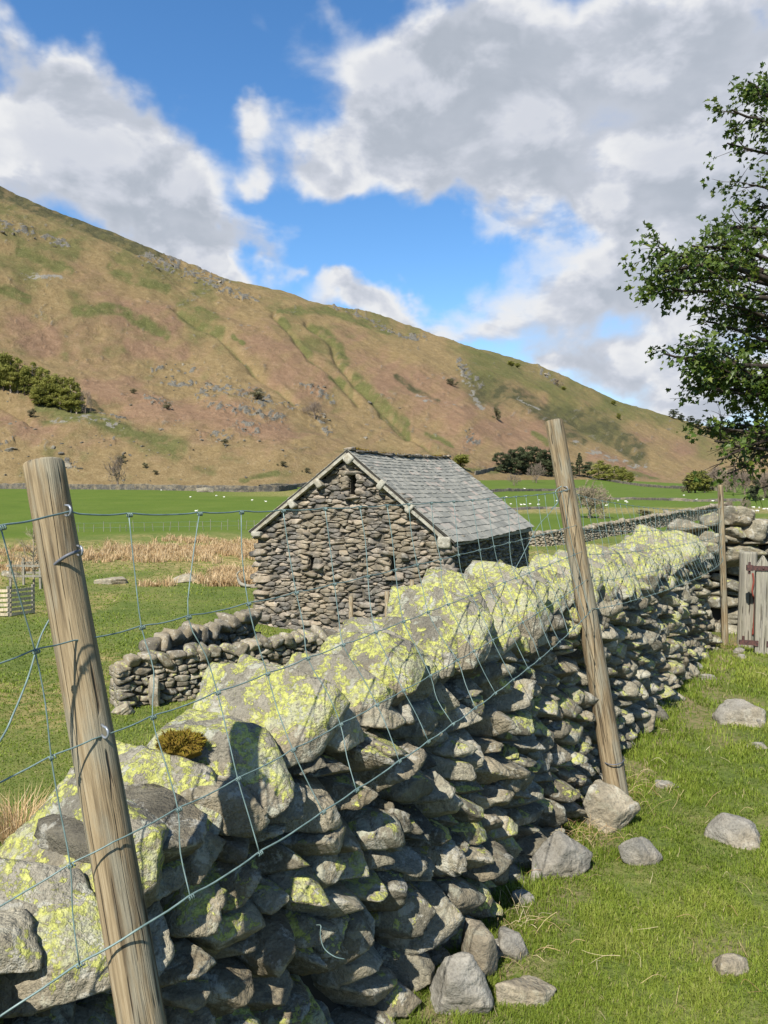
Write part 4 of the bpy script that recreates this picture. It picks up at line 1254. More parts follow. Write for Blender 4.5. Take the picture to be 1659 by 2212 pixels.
# ------------------------------------------------------------------ round posts
def round_post(name, label, base, top, r0, r1, mat, seed, cat='fence post', group=None, sides=40, rings=60, taper_end=None):
    base, top = np.asarray(base, float), np.asarray(top, float)
    ax = top - base; L = float(np.linalg.norm(ax))
    th = np.arange(sides) / sides * 2 * math.pi
    zz = np.linspace(0, L, rings)
    T, Zg = np.meshgrid(th, zz)
    rad = r0 + (r1 - r0) * Zg / L
    q = np.stack([np.cos(T).ravel() * 1.6, np.sin(T).ravel() * 1.6, Zg.ravel() * 1.3], 1) + seed
    rad = rad * (1 + .05 * fbm(q, 3, seed).reshape(T.shape) + .018 * fbm(q * np.array([4, 4, .7]), 3, seed + 3).reshape(T.shape))
    # drying cracks
    for k in range(5):
        a0 = (seed * 1.7 + k * 1.31) % 6.28; z0 = (.15 + .2 * k) * L; ln = L * (.16 + .08 * ((k * 7 + seed) % 3))
        dth = np.abs((T - a0 - .12 * np.sin(Zg * 3 + k) + math.pi) % (2 * math.pi) - math.pi)
        rad = rad - .09 * r0 * np.exp(-(dth / .07) ** 2) * np.exp(-((Zg - z0) / ln) ** 4)
    bend = .006 * np.sin(zz * 2.2 + seed)
    V = np.stack([np.cos(T) * rad + bend[:, None], np.sin(T) * rad, Zg], -1).reshape(-1, 3)
    i = np.arange(rings - 1)[:, None] * sides; j = np.arange(sides)[None, :]; k = (j + 1) % sides
    F = np.stack([i + j, i + k, i + sides + k, i + sides + j], -1).reshape(-1, 4)
    # sawn top with a worn edge
    n0 = len(V)
    last = V[-sides:]
    ring1 = last * np.array([.93, .93, 1]) + np.array([0, 0, .004]); ring2 = last * np.array([.5, .5, 1]) + np.array([0, 0, .006])
    V = np.vstack([V, ring1, ring2, [[0, 0, L + .006]]])
    def band(a, b_): return np.stack([a + j[0], a + k[0], b_ + k[0], b_ + j[0]], 1)
    F2 = np.vstack([F, band(n0 - sides, n0), band(n0, n0 + sides)])
    tri = np.stack([n0 + sides + j[0], n0 + sides + k[0], np.full(sides, n0 + 2 * sides)], 1)
    o = bpy.data.objects.new(name, mesh(name, V, [F2, tri], None, True))
    o.data.materials.append(mat); COL.objects.link(o)
    o.location = base
    o.rotation_mode = 'QUATERNION'
    o.rotation_quaternion = Vector(ax / L).to_track_quat('Z', 'Y')
    props(o, label, cat, group)
    return o

def child_world(o, parent):
    """parent a mesh given in world coordinates to a turned object"""
    bpy.context.view_layer.update()
    o.parent = parent
    o.matrix_parent_inverse = parent.matrix_world.inverted()

# post nearest the camera, the tall leaning one, the one at the gate
def Y1(py): return 1.355 - .15 * (py - 1000) / 1212
p1a, p1b = at(300, 2212, Y1(2212)), at(100, 1003, Y1(1003))
ax1 = (p1b - p1a); base1 = p1a - ax1 * (p1a[2] / ax1[2]) - np.array([0, 0, .0]); base1 -= ax1 / ax1[2] * .15
post1 = round_post('fence_post', 'thick round weathered post nearest the camera, its sawn top standing against the green field', base1, p1b, .040, .0345, M['wood'], 3)
def Y2(py): return 4.06 - .26 * (py - 908) / 832
top2, bas2 = at(1197, 910, Y2(910)), at(1356, 1740, Y2(1740))
post2 = round_post('fence_post', 'tall slim round post leaning over the wall between the barn and the gate', bas2 - np.array([.02, 0, .12]), top2, .058, .046, M['wood'], 8)
top3, bas3 = at(1556, 1049, 7.6), at(1568, 1397, 7.58)
post3 = round_post('fence_post', 'thin upright post at the far end of the lichen wall beside the gate', bas3 - np.array([0, 0, .1]), top3, .034, .027, M['wood'], 12)

# ------------------------------------------------------------------ wire netting
r = np.random.default_rng(4)
rows1 = [(150, 1104), (160, 1383), (200, 1597), (245, 1818), (290, 2012)]
Aw = [at(x, y, Y1(y) - .040) for x, y in rows1]
rows2 = [1056, 1134, 1192, 1252, 1314]
Bw = [at(1197 + 159 * (y - 908) / 832 + 4, y, Y2(y) - .056) for y in rows2]
rows3 = [1094, 1124, 1152, 1178, 1206]
Cw = [at(1556 + 12 * (y - 1049) / 348, y, 7.56) for y in rows3]
Lw = [at(0, y, 1.13) for y in (1141, 1432, 1690, 1958, 2195)]
Ow = [at(-260, y, .98) for y in (1200, 1530, 1840, 2130, 2400)]
net = thing('wire_netting', 'galvanised stock netting strung between the round posts along the wall', 'wire fence', (Aw[2][0], Aw[2][1], 0))
def sagged(A, B, n, sag, seed):
    u = np.linspace(0, 1, n)
    P = A + (B - A) * u[:, None]
    P[:, 2] -= sag * (4 * u * (1 - u)) ** .45
    return P
ROW = []
for k in range(5):
    a = smooth_path([Ow[k], Lw[k], Aw[k]], 40)
    b_ = sagged(Aw[k], Bw[k], 150, (.028, .012, .006, .0, -.012)[k], k)
    if k >= 3:                       # the lower wires ride out over the cope stones
        u = np.linspace(0, 1, 150)
        off = np.array([WN[0], WN[1], 0.0])
        b_ = b_ + off * ((.05 if k == 3 else .085) * np.sin(math.pi * u) ** .7)[:, None]
    c = sagged(Bw[k], Cw[k], 120, (.07, .06, .05, .045, .03)[k], k)
    if k >= 2:
        u = np.linspace(0, 1, 120)
        c = c + np.array([WN[0], WN[1], 0.0]) * ((.0, .06, .10)[k - 2] * np.sin(math.pi * u) ** .7)[:, None]
    ROW.append((a, b_, c))
US = [np.array([.30, .62]), np.array([.042, .095, .150, .205, .258, .31, .362, .413, .465, .52, .575, .628, .68, .73, .78, .825, .868, .91, .955]), np.linspace(.03, .975, 32)]
def on(P, u):
    t = u * (len(P) - 1); i = min(int(t), len(P) - 2); f = t - i
    return P[i] * (1 - f) + P[i + 1] * f
knots = []
stays = []
for seg in range(3):
    for q in US[seg]:
        pts = []
        for k in range(5):
            uq = q + r.normal(0, .004 if seg else .01)
            if seg == 0:
                uq = .5 + .5 * [.02, .44, .54, .62, .60][k] if q > .5 else .5 * [.6, .66, .7, .74, .74][k]
            pts.append((k, uq, on(ROW[k][seg], uq)))
        stays.append((seg, pts))
for k in range(5):
    P = np.vstack([ROW[k][0], ROW[k][1][1:], ROW[k][2][1:]])
    # crimps by the knots
    for seg, pts in stays:
        kk = [p_ for p_ in pts if p_[0] == k][0][2]
        dd = np.linalg.norm(P - kk, axis=1)
        P[:, 2] += .0035 * np.exp(-((dd) / .03) ** 2)
    P = P + .0012 * np.stack([fbm(P * 14 + 5 * c_ + k, 2, 3 + c_) for c_ in range(3)], 1)
    V, F = tube(P, .0018 if k in (0, 4) else .0014, 6)
    put('line_wire', V, F, M['wire'], net, None, True)
for seg, pts in stays:
    P = []
    for i, (k, u, p_) in enumerate(pts):
        P.append(p_ - np.array([0, .003, 0]))
        if i < 4:
            nx_ = pts[i + 1][2]
            P.append(p_ * .5 + nx_ * .5 + r.normal(0, .004, 3) * np.array([1, .6, .2]))
    V, F = tube(smooth_path(np.array(P), 25), .00125, 5)
    put('stay_wire', V, F, M['wire'], net, None, True)
g = Geo()
for seg, pts in stays:
    for k, u, p_ in pts:
        t = on(ROW[k][seg], min(u + .01, 1)) - on(ROW[k][seg], max(u - .01, 0)); t /= np.linalg.norm(t)
        th = np.linspace(0, 2.6 * 2 * math.pi, 22)
        a_ = np.cross(t, [0, 1, 0]); a_ /= np.linalg.norm(a_); b_ = np.cross(t, a_)
        H = p_ + t * np.linspace(-.0055, .0055, 22)[:, None] + .0036 * (np.cos(th)[:, None] * a_ + np.sin(th)[:, None] * b_)
        V, F = tube(H, .0013, 4); g.add(V, F)
kn = g.out('knots', M['wire'], net, True); kn['kind'] = 'stuff'

def staple(post, px, py, Yd, tilt=0.0, sz=.009):
    th = np.linspace(-.2, math.pi + .2, 14)
    c = at(px, py, Yd - .006)
    H = np.stack([np.cos(th) * 0 + np.sin(th) * sz * .9, -np.sin(th) * .006, np.cos(th) * sz], 1) + c
    H = np.vstack([H[0] + [-.008, .012, 0], H, H[-1] + [-.008, .012, 0]])
    V, F = tube(H, .0022, 6)
    o = put('staple', V, F, M['staple'], None, None, True, c)
    child_world(o, post)
staple(post1, 146, 1103, Y1(1103) - .040)
staple(post1, 226, 1582, Y1(1582) - .036)
staple(post2, 1222, 1055, Y2(1055) - .045)
# cable looped round the nearest post
def loop(post, pts, rad, mat, name='tie_wire'):
    V, F = tube(smooth_path(np.array(pts), 50), rad, 7)
    o = put(name, V, F, mat, None, None, True, pts[0]); child_world(o, post)
d1 = lambda px, py, k: at(px, py, Y1(py) + k)
loop(post1, [d1(176, 1190, .0), d1(165, 1192, -.035), d1(140, 1203, -.046), d1(112, 1226, -.030), d1(98, 1252, -.002), d1(97, 1268, .02), d1(104, 1290, .05)], .0030, M['cable'])
staple(post1, 172, 1190, Y1(1190) - .018, 0, .008)
lw = smooth_path(np.array([at(122, 1312, 1.40), at(88, 1375, 1.36), at(62, 1460, 1.30), at(30, 1540, 1.24), at(0, 1600, 1.2), at(-90, 1720, 1.1)]), 40)
V, F = tube(lw, .0017, 6)
props(put('loose_wire', V, F, M['wire'], None, None, True, lw[0]), 'loose strand of grey wire curving down behind the nearest post to the left edge', 'wire')
lw2 = smooth_path(np.array([at(1216, 1052, 4.0), at(1207, 1080, 4.0), at(1186, 1110, 3.9), at(1160, 1141, 3.75), at(1106, 1240, 3.5), at(1040, 1330, 3.2)]), 40)
V, F = tube(lw2, .0016, 6)
props(put('loose_wire', V, F, M['wire'], None, None, True, lw2[0]), 'straight slack tie wire slanting down to the left from the tall leaning post', 'wire')
d2 = lambda px, py, k: at(px, py, Y2(py) + k)
loop(post2, [d2(1213, 1050, -.05), d2(1200, 1062, -.06), d2(1205, 1085, -.06), d2(1190, 1100, -.03)], .0026, M['wire'])
loop(post2, [d2(1302, 1637, .05), d2(1308, 1648, -.03), d2(1325, 1652, -.062), d2(1342, 1648, -.05), d2(1349, 1640, .02)], .0028, M['cable'])
# broken end of wire poking out of the wall
bw = smooth_path(np.array([at(683, 1998, 1.60), at(693, 2000, 1.57), at(692, 2020, 1.565), at(700, 2048, 1.555), at(722, 2066, 1.55), at(745, 2072, 1.56)]), 30)
V, F = tube(bw, .0011, 6)
props(put('broken_wire', V, F, M['wire'], None, None, True, bw[0]), 'short broken curl of wire poking from between the stones low in the near wall', 'wire')

# ------------------------------------------------------------------ gate
gp = round_post('gate_post', 'stout old round gate post with a red cord, standing before the slab-topped wall', at(1609, 1400, 7.5) - np.array([0, 0, .1]), at(1617, 1193, 7.52), .083, .080, M['oldwood'], 17, 'gate post')
cd = smooth_path(np.array([at(1626, 1238, 7.43), at(1628, 1256, 7.42), at(1625, 1278, 7.42), at(1630, 1300, 7.42), at(1629, 1340, 7.42), at(1626, 1372, 7.42)]), 40)
V, F = tube(cd, .0085, 7)
props(put('red_cord', V, F, M['cord'], None, None, True, cd[0]), 'faded red cord hanging down the right side of the stout gate post', 'cord')
G0 = at(1644, 1420, 7.15)
gate = thing('field_gate', 'grey wooden field gate with a pointed hanging stile and rusty strap hinge', 'gate', (G0[0], G0[1], 0))
gd = np.array([.96, -.28, 0]); gn = np.array([.28, .96, 0])
sw_, zt0, zt1 = .060, at(1644, 1222, 7.15)[2], at(1644, 1199, 7.15)[2]
o0 = np.array([G0[0], G0[1], 0])
g = Geo()
zb = .0
prof = [(-sw_, zb), (sw_, zb), (sw_, zt0), (0.004, zt1), (-sw_, zt0)]
for s_ in (-.035, .035):
    pass
V = np.array([o0 + gd * x + gn * y + EX[2] * z for y in (-.036, .036) for x, z in prof])
g.add(V, [np.array([[0, 1, 2, 3, 4], [9, 8, 7, 6, 5]]), np.array([[i, (i + 1) % 5 + 5 if 0 else i + 5, (i + 1) % 5 + 5, (i + 1) % 5] for i in range(5)])])
st = g.out('hanging_stile', M['oldwood'], gate)
bv = st.modifiers.new('edge', 'BEVEL'); bv.width = .006; bv.segments = 2
for zc in (.16, .36, .58, .80, 1.02):
    g = Geo(); g.box(o0 + gd * (sw_ + .9) + EX[2] * zc, [gd, gn, EX[2]], (.9, .020, .045)); rl = g.out('rail', M['palewood'], gate)
    bv = rl.modifiers.new('edge', 'BEVEL'); bv.width = .004; bv.segments = 2
g = Geo(); g.box(o0 + gd * (sw_ + 1.85) + EX[2] * .60, [gd, gn, EX[2]], (.045, .035, .57)); g.out('closing_stile', M['oldwood'], gate)
zh = at(1640, 1228, 7.1)[2]
g = Geo()
g.box(o0 + gd * .25 - gn * .042 + EX[2] * zh, [gd, gn, EX[2]], (.34, .005, .022))
g.box(o0 - gd * .115 - gn * .030 + EX[2] * (zh + .0), [gd, gn, EX[2]], (.028, .026, .026))
V, F = tube([o0 - gd * .118 - gn * .03 + EX[2] * (zh - .06), o0 - gd * .118 - gn * .03 + EX[2] * (zh + .055)], .011, 10); g.add(V, F)
for q in (.0, .12): 
    V, F = ico(2); g.add(V * .010 + o0 + gd * q - gn * .048 + EX[2] * zh, F)
g.out('strap_hinge', M['rust'], gate)
zl = at(1620, 1391, 7.1)[2]
g = Geo()
g.box(o0 - gd * .13 - gn * .02 + EX[2] * zl, [gd, gn, EX[2]], (.065, .022, .020))
V, F = tube([o0 - gd * .16 - gn * .02 + EX[2] * (zl - .02), o0 - gd * .16 - gn * .02 + EX[2] * (zl + .06)], .011, 10); g.add(V, F)
g.box(o0 - gd * .05 - gn * .041 + EX[2] * zl, [gd, gn, EX[2]], (.018, .005, .026))
g.box(o0 + gd * .055 - gn * .041 + EX[2] * zl, [gd, gn, EX[2]], (.018, .005, .026))
g.out('lower_hinge', M['rust'], gate)

# ------------------------------------------------------------------ stones lying in the grass
r = np.random.default_rng(90)
def ground_stone(px, py, w, h, dep, tint, label, seed, mat='boulder', sink=.36, turn=0.0, flat=1.0, p=26, name='loose_stone', cat='stone'):
    c = surf(px, py)
    D = c[1]
    W_, H_ = w / FPX * D, h / FPX * D
    rs = np.random.default_rng(seed)
    V, F = free_rock(5 if W_ > .12 else 4, (W_ * .56, dep * W_ * .5, H_ * .62), rs, 11, p, .075, seed)
    V = V @ rotm((0, 0, 1), turn).T
    c = c + np.array([0, dep * W_ * .35, 0])
    c[2] = gz1(c[0], c[1])
    z = c + np.array([0, 0, H_ * (.5 - sink)])
    o = put(name, V + z, F, M[mat], None, dict(tint=np.full(len(V), tint), lich=np.full(len(V), .0 if mat == 'boulder' else .35)), True, c)
    return props(o, label, cat)
ground_stone(1600, 1566, 96, 66, .8, .75, 'pale rounded boulder on the grass straight below the gate', 3)
ground_stone(1642, 1572, 24, 20, .8, .5, 'fist-sized grey stone touching the right side of the boulder below the gate', 4)
ground_stone(1598, 1828, 108, 74, .7, .62, 'smooth grey boulder half sunk in the turf at the right edge', 6, p=16, turn=-.3)
ground_stone(1394, 1868, 84, 64, .7, .45, 'blue-grey angular stone in the grass, below the foot of the leaning post', 8, turn=.4)
ground_stone(1322, 1800, 118, 92, .7, .85, 'big brown gritty stone at the foot of the leaning post', 11, 'rubble', .15)
ground_stone(1222, 1895, 110, 92, .6, .5, 'flat grey stone sloping down from the wall foot', 13, 'boulder', .2)
ground_stone(1115, 2075, 58, 66, .9, .55, 'rounded grey-green stone, right one of a close pair at the wall foot', 15)
ground_stone(1072, 2075, 46, 46, .9, .7, 'small pale stone, left one of a close pair at the wall foot', 17)
ground_stone(1130, 1960, 46, 36, .9, .8, 'small whitish stone at the wall foot above the close pair', 19)
ground_stone(1160, 1902, 30, 26, .9, .95, 'white pebble against the wall foot beside the flat sloping stone', 20)
ground_stone(1000, 2200, 110, 130, .8, .72, 'large pale smooth stone leaning on the wall at the bottom edge', 22, 'boulder', .1)
ground_stone(1040, 2120, 74, 110, .8, .55, 'upright grey foot stone against the wall, above the large pale bottom stone', 24, 'rubble', .1)
ground_stone(1150, 2170, 96, 40, .9, .85, 'flat sandy stone flush with the turf near the bottom of the wall', 26, 'rubble', .35)
ground_stone(1585, 2108, 70, 46, .9, .8, 'flaking sandy stone showing through the turf at the lower right', 28, 'rubble', .35)
ground_stone(1446, 1706, 40, 14, .9, .9, 'small flat white stone lying alone in mid grass', 30)
ground_stone(1535, 1470, 34, 14, .9, .9, 'thin white stone in the grass near the end of the lichen wall', 31)
ground_stone(1600, 1412, 22, 14, .9, .55, 'bluish cobble under the gate post', 33)
ground_stone(1606, 1424, 18, 12, .9, .95, 'pale cobble just in front of the bluish cobble by the gate post', 34)
ground_stone(1640, 1618, 34, 14, .9, .7, 'flat grey stone in the turf just below the boulder at the right edge', 35)
ground_stone(1385, 1590, 70, 46, .8, .6, 'dark round foot stone jutting from the wall beyond the leaning post', 36, 'rubble', .05)
ground_stone(330, 1528, 26, 60, .7, .8, 'thin pointed upright stone at the foot of the fold wall', 41, 'rubble', .05)
ground_stone(262, 1545, 44, 26, .9, .85, 'pale stone lying at the square end of the fold wall', 42, 'rubble')
ground_stone(395, 1258, 56, 14, .9, .8, 'flat pale rock lying at the edge of the rushes', 43, 'rubble')
ground_stone(240, 1262, 60, 16, .9, .8, 'low pale rocks in the grass right of the nearest post', 44, 'rubble')
ground_stone(15, 1245, 34, 14, .9, .3, 'dark stone in the grass behind the slatted tree guard', 45, 'rubble')
ground_stone(442, 1063, 34, 12, .9, .3, 'flat outcrop rock in the green field below the foot wall', 46, 'rubble')
# ------------------------------------------------------------------ grass, straw and rushes
r = np.random.default_rng(100)
def blades(P, ln, wd, lean, tint, yaw=None):
    """two-step bent blades as one mesh: 5 vertices each"""
    n = len(P)
    yaw = r.uniform(0, 2 * math.pi, n) if yaw is None else yaw
    side = np.stack([np.cos(yaw), np.sin(yaw), 0 * yaw], 1)
    ld = np.stack([-np.sin(yaw), np.cos(yaw), 0 * yaw], 1) * lean[:, None] + side * (r.normal(0, .25, n) * lean)[:, None]
    up = np.array([0, 0, 1.0])
    mid = P + (up * .55 + ld * .28) * ln[:, None]
    tip = P + (up * np.sqrt(np.maximum(.05, 1 - .6 * lean ** 2))[:, None] * 1.0 + ld * .95) * ln[:, None]
    w = side * wd[:, None] * .5
    V = np.stack([P - w, P + w, mid - w * .8, mid + w * .8, tip], 1).reshape(-1, 3)
    b = np.arange(n)[:, None] * 5
    return V, [b + np.array([[0, 1, 3, 2]]), b + np.array([[2, 3, 4]])], np.repeat(tint, 5)

# short grazed turf on this side of the wall
n = 210000
px = r.uniform(830, 1800, n); py = 1390 + (2270 - 1390) * r.uniform(0, 1, n)
d = np.stack([(px - CX) / FPX, 0 * px, 0 * px], 1) - UP[None] * ((py - CY) / FPX)[:, None] + FW
P = EYE + d * (-1.6 / d[:, 2])[:, None]
ex = r.uniform([-.3, .8], [7, 10], (70000, 2)); P = np.vstack([P, np.c_[ex, 0 * ex[:, 0]]])
sd_ = wall_side(P[:, 0], P[:, 1])
P = P[(sd_ < .06) & (P[:, 1] < 11) & (P[:, 1] > .5)]
sd_ = wall_side(P[:, 0], P[:, 1])
P[:, 2] = ground_h(P[:, 0], P[:, 1]) - .004
q = p3(P[:, 0], P[:, 1])
pat = fbm(q * 2.2, 4, 201); fine = fbm(q * 9, 3, 203); bare = fbm(q * 2.3, 3, 75)
kp = (r.uniform(0, 1, len(P)) < np.clip(1.05 - 1.5 * np.maximum(bare - .18, 0) * 3, .15, 1)) & (r.uniform(0, 1, len(P)) < np.clip(.75 + 1.2 * fine, .2, 1))
P, pat, fine, sd_ = P[kp], pat[kp], fine[kp], sd_[kp]
rd = np.hypot(P[:, 0], P[:, 1])
foot = np.exp(-(sd_ / .22) ** 2)
ln = (.016 + .012 * np.clip(pat + .3, 0, 1) + .012 * fine + .03 * foot * r.uniform(0, 1, len(P)) ** 2) * r.uniform(.6, 1.5, len(P))
ln = np.maximum(ln, .012) * np.clip(rd / 3.0, .9, 1.5)
wd = .0026 * np.clip(rd / 2.6, .9, 3.2) * r.uniform(.7, 1.3, len(P))
tn = np.clip(.50 + .34 * pat + .25 * fine + r.normal(0, .12, len(P)), 0, .80)
st = r.uniform(0, 1, len(P)) < .02 + .05 * np.clip(bare[kp] + .2, 0, 1)
tn[st] = r.uniform(.85, 1, st.sum())
V, F, T = blades(P, ln, wd, np.clip(np.abs(r.normal(.55, .3, len(P))), .05, 1.1), tn)
props(put('turf_grass', V, F, M['grass'], None, dict(tint=T)), 'short bright green grazed turf on the near side of the wall', 'grass', None, 'stuff')

# dry bent stalks lying on the turf
n = 90
px = r.uniform(1000, 1700, n); py = 1420 + 800 * r.uniform(0, 1, n) ** .8
g = Geo()
for a, b_ in zip(px, py):
    c = at_z(a, b_, .03)
    if wall_side(c[0], c[1]) > -.02: continue
    an = r.uniform(0, 6.28); L = r.uniform(.03, .09) * (1.5 if r.uniform() < .1 else 1)
    dv = np.array([math.cos(an), math.sin(an), r.normal(.05, .25)])
    pts = smooth_path([c - dv * L / 2, c + np.array([0, 0, r.uniform(.0, .02)]) + r.normal(0, .006, 3), c + dv * L / 2], 6)
    V, F = tube(pts, .0007 * max(1, c[1] / 3.2), 3, False); g.add(V, F, tint=r.uniform(0, 1))
for cx_, cy_, rad_, nn_, lo in ((1285, 1700, .16, 240, 0), (1225, 1790, .12, 130, 0), (1552, 1390, .14, 130, -.1), (1120, 2000, .08, 60, .2), (1190, 1850, .08, 70, .1)):
    c = at_z(cx_, cy_, .02)
    for _ in range(nn_):
        p0 = c + np.array([r.normal(0, rad_), r.normal(0, rad_), 0]); p0[2] = .0
        if wall_side(p0[0], p0[1]) > .05: continue
        L = r.uniform(.05, .14); an = r.uniform(0, 6.28)
        dv = np.array([math.cos(an) * .8, math.sin(an) * .8, r.uniform(.1, .9)])
        pts = smooth_path([p0, p0 + dv * L * .5 + [0, 0, .012], p0 + dv * L + [0, 0, -.01]], 5)
        V, F = tube(pts, .0009, 3, False); g.add(V, F, tint=np.clip(r.uniform(0, .6) + lo, 0, 1))
props(g.out('dry_straw', M['straw']), 'dead bracken and dry straw scattered along the foot of the wall', 'straw', None, 'stuff')

# rougher pasture on the slope behind the wall
n = 190000
px = r.uniform(-120, 1560, n); py = r.uniform(1150, 2050, n)
Rr = np.geomspace(3.0, 62, 240)
azs = np.arctan((px - CX) / FPX)
sl = -((py - HZ) / FPX) * np.cos(azs)
tabA = np.linspace(azs.min(), azs.max(), 160)
tab = np.array([(ground_h(Rr * math.sin(a), Rr * math.cos(a)) - 1.6) / Rr for a in tabA])
tab = np.maximum.accumulate(tab, axis=1)
ia = np.clip(np.searchsorted(tabA, azs), 0, 159)
rr_ = np.array([np.interp(s_, tab[i_], Rr) for s_, i_ in zip(sl, ia)])
P = np.stack([rr_ * np.sin(azs), rr_ * np.cos(azs), 0 * rr_], 1)
ok = (rr_ > 3.2) & (rr_ < 60) & (wall_side(P[:, 0], P[:, 1]) > .75)
P = P[ok]; rd = rr_[ok]
P[:, :2] += r.normal(0, .02, (len(P), 2)) * rd[:, None] * .3
inb = (((P - GA) @ U1 > -.1) & ((P - GA) @ U1 < BW + .1) & ((P - GA) @ U2 > -.1) & ((P - GA) @ U2 < BLEN + .1))
P, rd = P[~inb], rd[~inb]
P[:, 2] = ground_h(P[:, 0], P[:, 1]) - .01
q = p3(P[:, 0], P[:, 1])
pat = fbm(q * .5, 4, 211); fine = fbm(q * 2.4, 3, 212)
ln = (.035 + .04 * np.clip(pat + .2, 0, 1) + .02 * np.clip(fine, 0, 1)) * r.uniform(.6, 1.4, len(P)) * np.clip(rd / 16, .6, 1.3)
wd = .0013 * rd * r.uniform(.7, 1.3, len(P))
tn = np.clip(.46 + .34 * pat + .26 * fine + r.normal(0, .10, len(P)), 0, .8)
st = r.uniform(0, 1, len(P)) < .05 + .12 * np.clip(pat, 0, 1)
tn[st] = r.uniform(.8, .97, st.sum())
V, F, T = blades(P, ln, wd, np.clip(np.abs(r.normal(.5, .25, len(P))), .05, 1.0), tn)
props(put('pasture_grass', V, F, M['grass'], None, dict(tint=T)), 'rough green pasture grass on the slope behind the wall', 'grass', None, 'stuff')

# straw-coloured rushes in the wet ground before the green field
def tussock_pts(c, nb, rad, h, rs):
    a = rs.uniform(0, 6.28, nb); k = np.sqrt(rs.uniform(0, 1, nb)) * rad
    P = np.stack([c[0] + np.cos(a) * k, c[1] + np.sin(a) * k, np.full(nb, c[2] - .03)], 1)
    return P, h * rs.uniform(.55, 1.15, nb)
PP, LL = [], []
rs = np.random.default_rng(55)
cand = np.stack([rs.uniform(-70, 640, 4200), 1150 + 118 * rs.uniform(0, 1, 4200) ** .8], 1)
for x, y in cand:
    a = math.atan((x - CX) / FPX); i_ = int(np.clip(np.searchsorted(tabA, a), 0, 159))
    rq = float(np.interp(-((y - HZ) / FPX) * math.cos(a), tab[i_], Rr))
    c = np.array([rq * math.sin(a), rq * math.cos(a), 0])
    f = float(fbm(np.array([[c[0] * .16, c[1] * .16, 3.3]]), 3, 221)[0]) + .16 * float(sm(x, 150, 450)) - .34 * float(sm(y, 1225, 1262)) * (1 - .9 * float(sm(x, 380, 470))) - .25 * float(sm(1170 - y, 0, 25))
    if f < .10 or rs.uniform() > .2 + 1.6 * f: continue
    c[2] = gz1(c[0], c[1])
    P, L = tussock_pts(c, 26, rs.uniform(.14, .34), rs.uniform(.28, .62), rs)
    PP.append(P); LL.append(L)
P = np.vstack(PP); L = np.concatenate(LL)
V, F, T = blades(P, L, np.full(len(P), .035) * r.uniform(.7, 1.3, len(P)), np.clip(np.abs(r.normal(.5, .25, len(P))), .05, 1), np.clip(r.normal(.5, .25, len(P)), 0, 1))
props(put('rushes', V, F, M['rush'], None, dict(tint=T)), 'dead straw-coloured rushes in the wet meadow before the green field', 'rushes', None, 'stuff')
def one_tussock(px, py, h, rad, label, nb=420):
    c = surf(px, py)
    P, L = tussock_pts(c, nb, rad, h, rs)
    out = P[:, :2] - c[:2]
    yaw = np.arctan2(out[:, 1], out[:, 0]) - math.pi / 2 + r.normal(0, .4, nb)
    V, F, T = blades(P, L, np.full(nb, .0045 * max(1, c[1] / 5)), np.clip(np.abs(r.normal(.7, .25, nb)), .05, 1.1), np.clip(r.normal(.45, .25, nb), 0, 1), yaw)
    props(put('grass_tussock', V, F, M['rush'], None, dict(tint=T), False, c), label, 'tussock')
one_tussock(40, 1810, .30, .13, 'tall dry brown grass tussock just behind the wall at the left edge')
one_tussock(335, 1462 - 195, .22, .12, 'single dry tussock on the open grass below the rushes', 160)
one_tussock(1190, 1240, .5, .8, 'pale dry grass tussock by the thin posts right of the barn', 300)

# ------------------------------------------------------------------ trees and shrubs
def leaf_cards(C, Nr, size, rs):
    n = len(C)
    a = rs.normal(0, 1, (n, 3)); u = np.cross(Nr, a); u /= np.linalg.norm(u, axis=1, keepdims=True) + 1e-9
    v = np.cross(Nr, u)
    s_ = size * rs.uniform(.6, 1.3, (n, 1))
    V = np.stack([C - u * s_ * .5, C + v * s_ * .38, C + u * s_ * .5, C - v * s_ * .30], 1).reshape(-1, 3)
    return V, np.arange(4 * n).reshape(-1, 4)

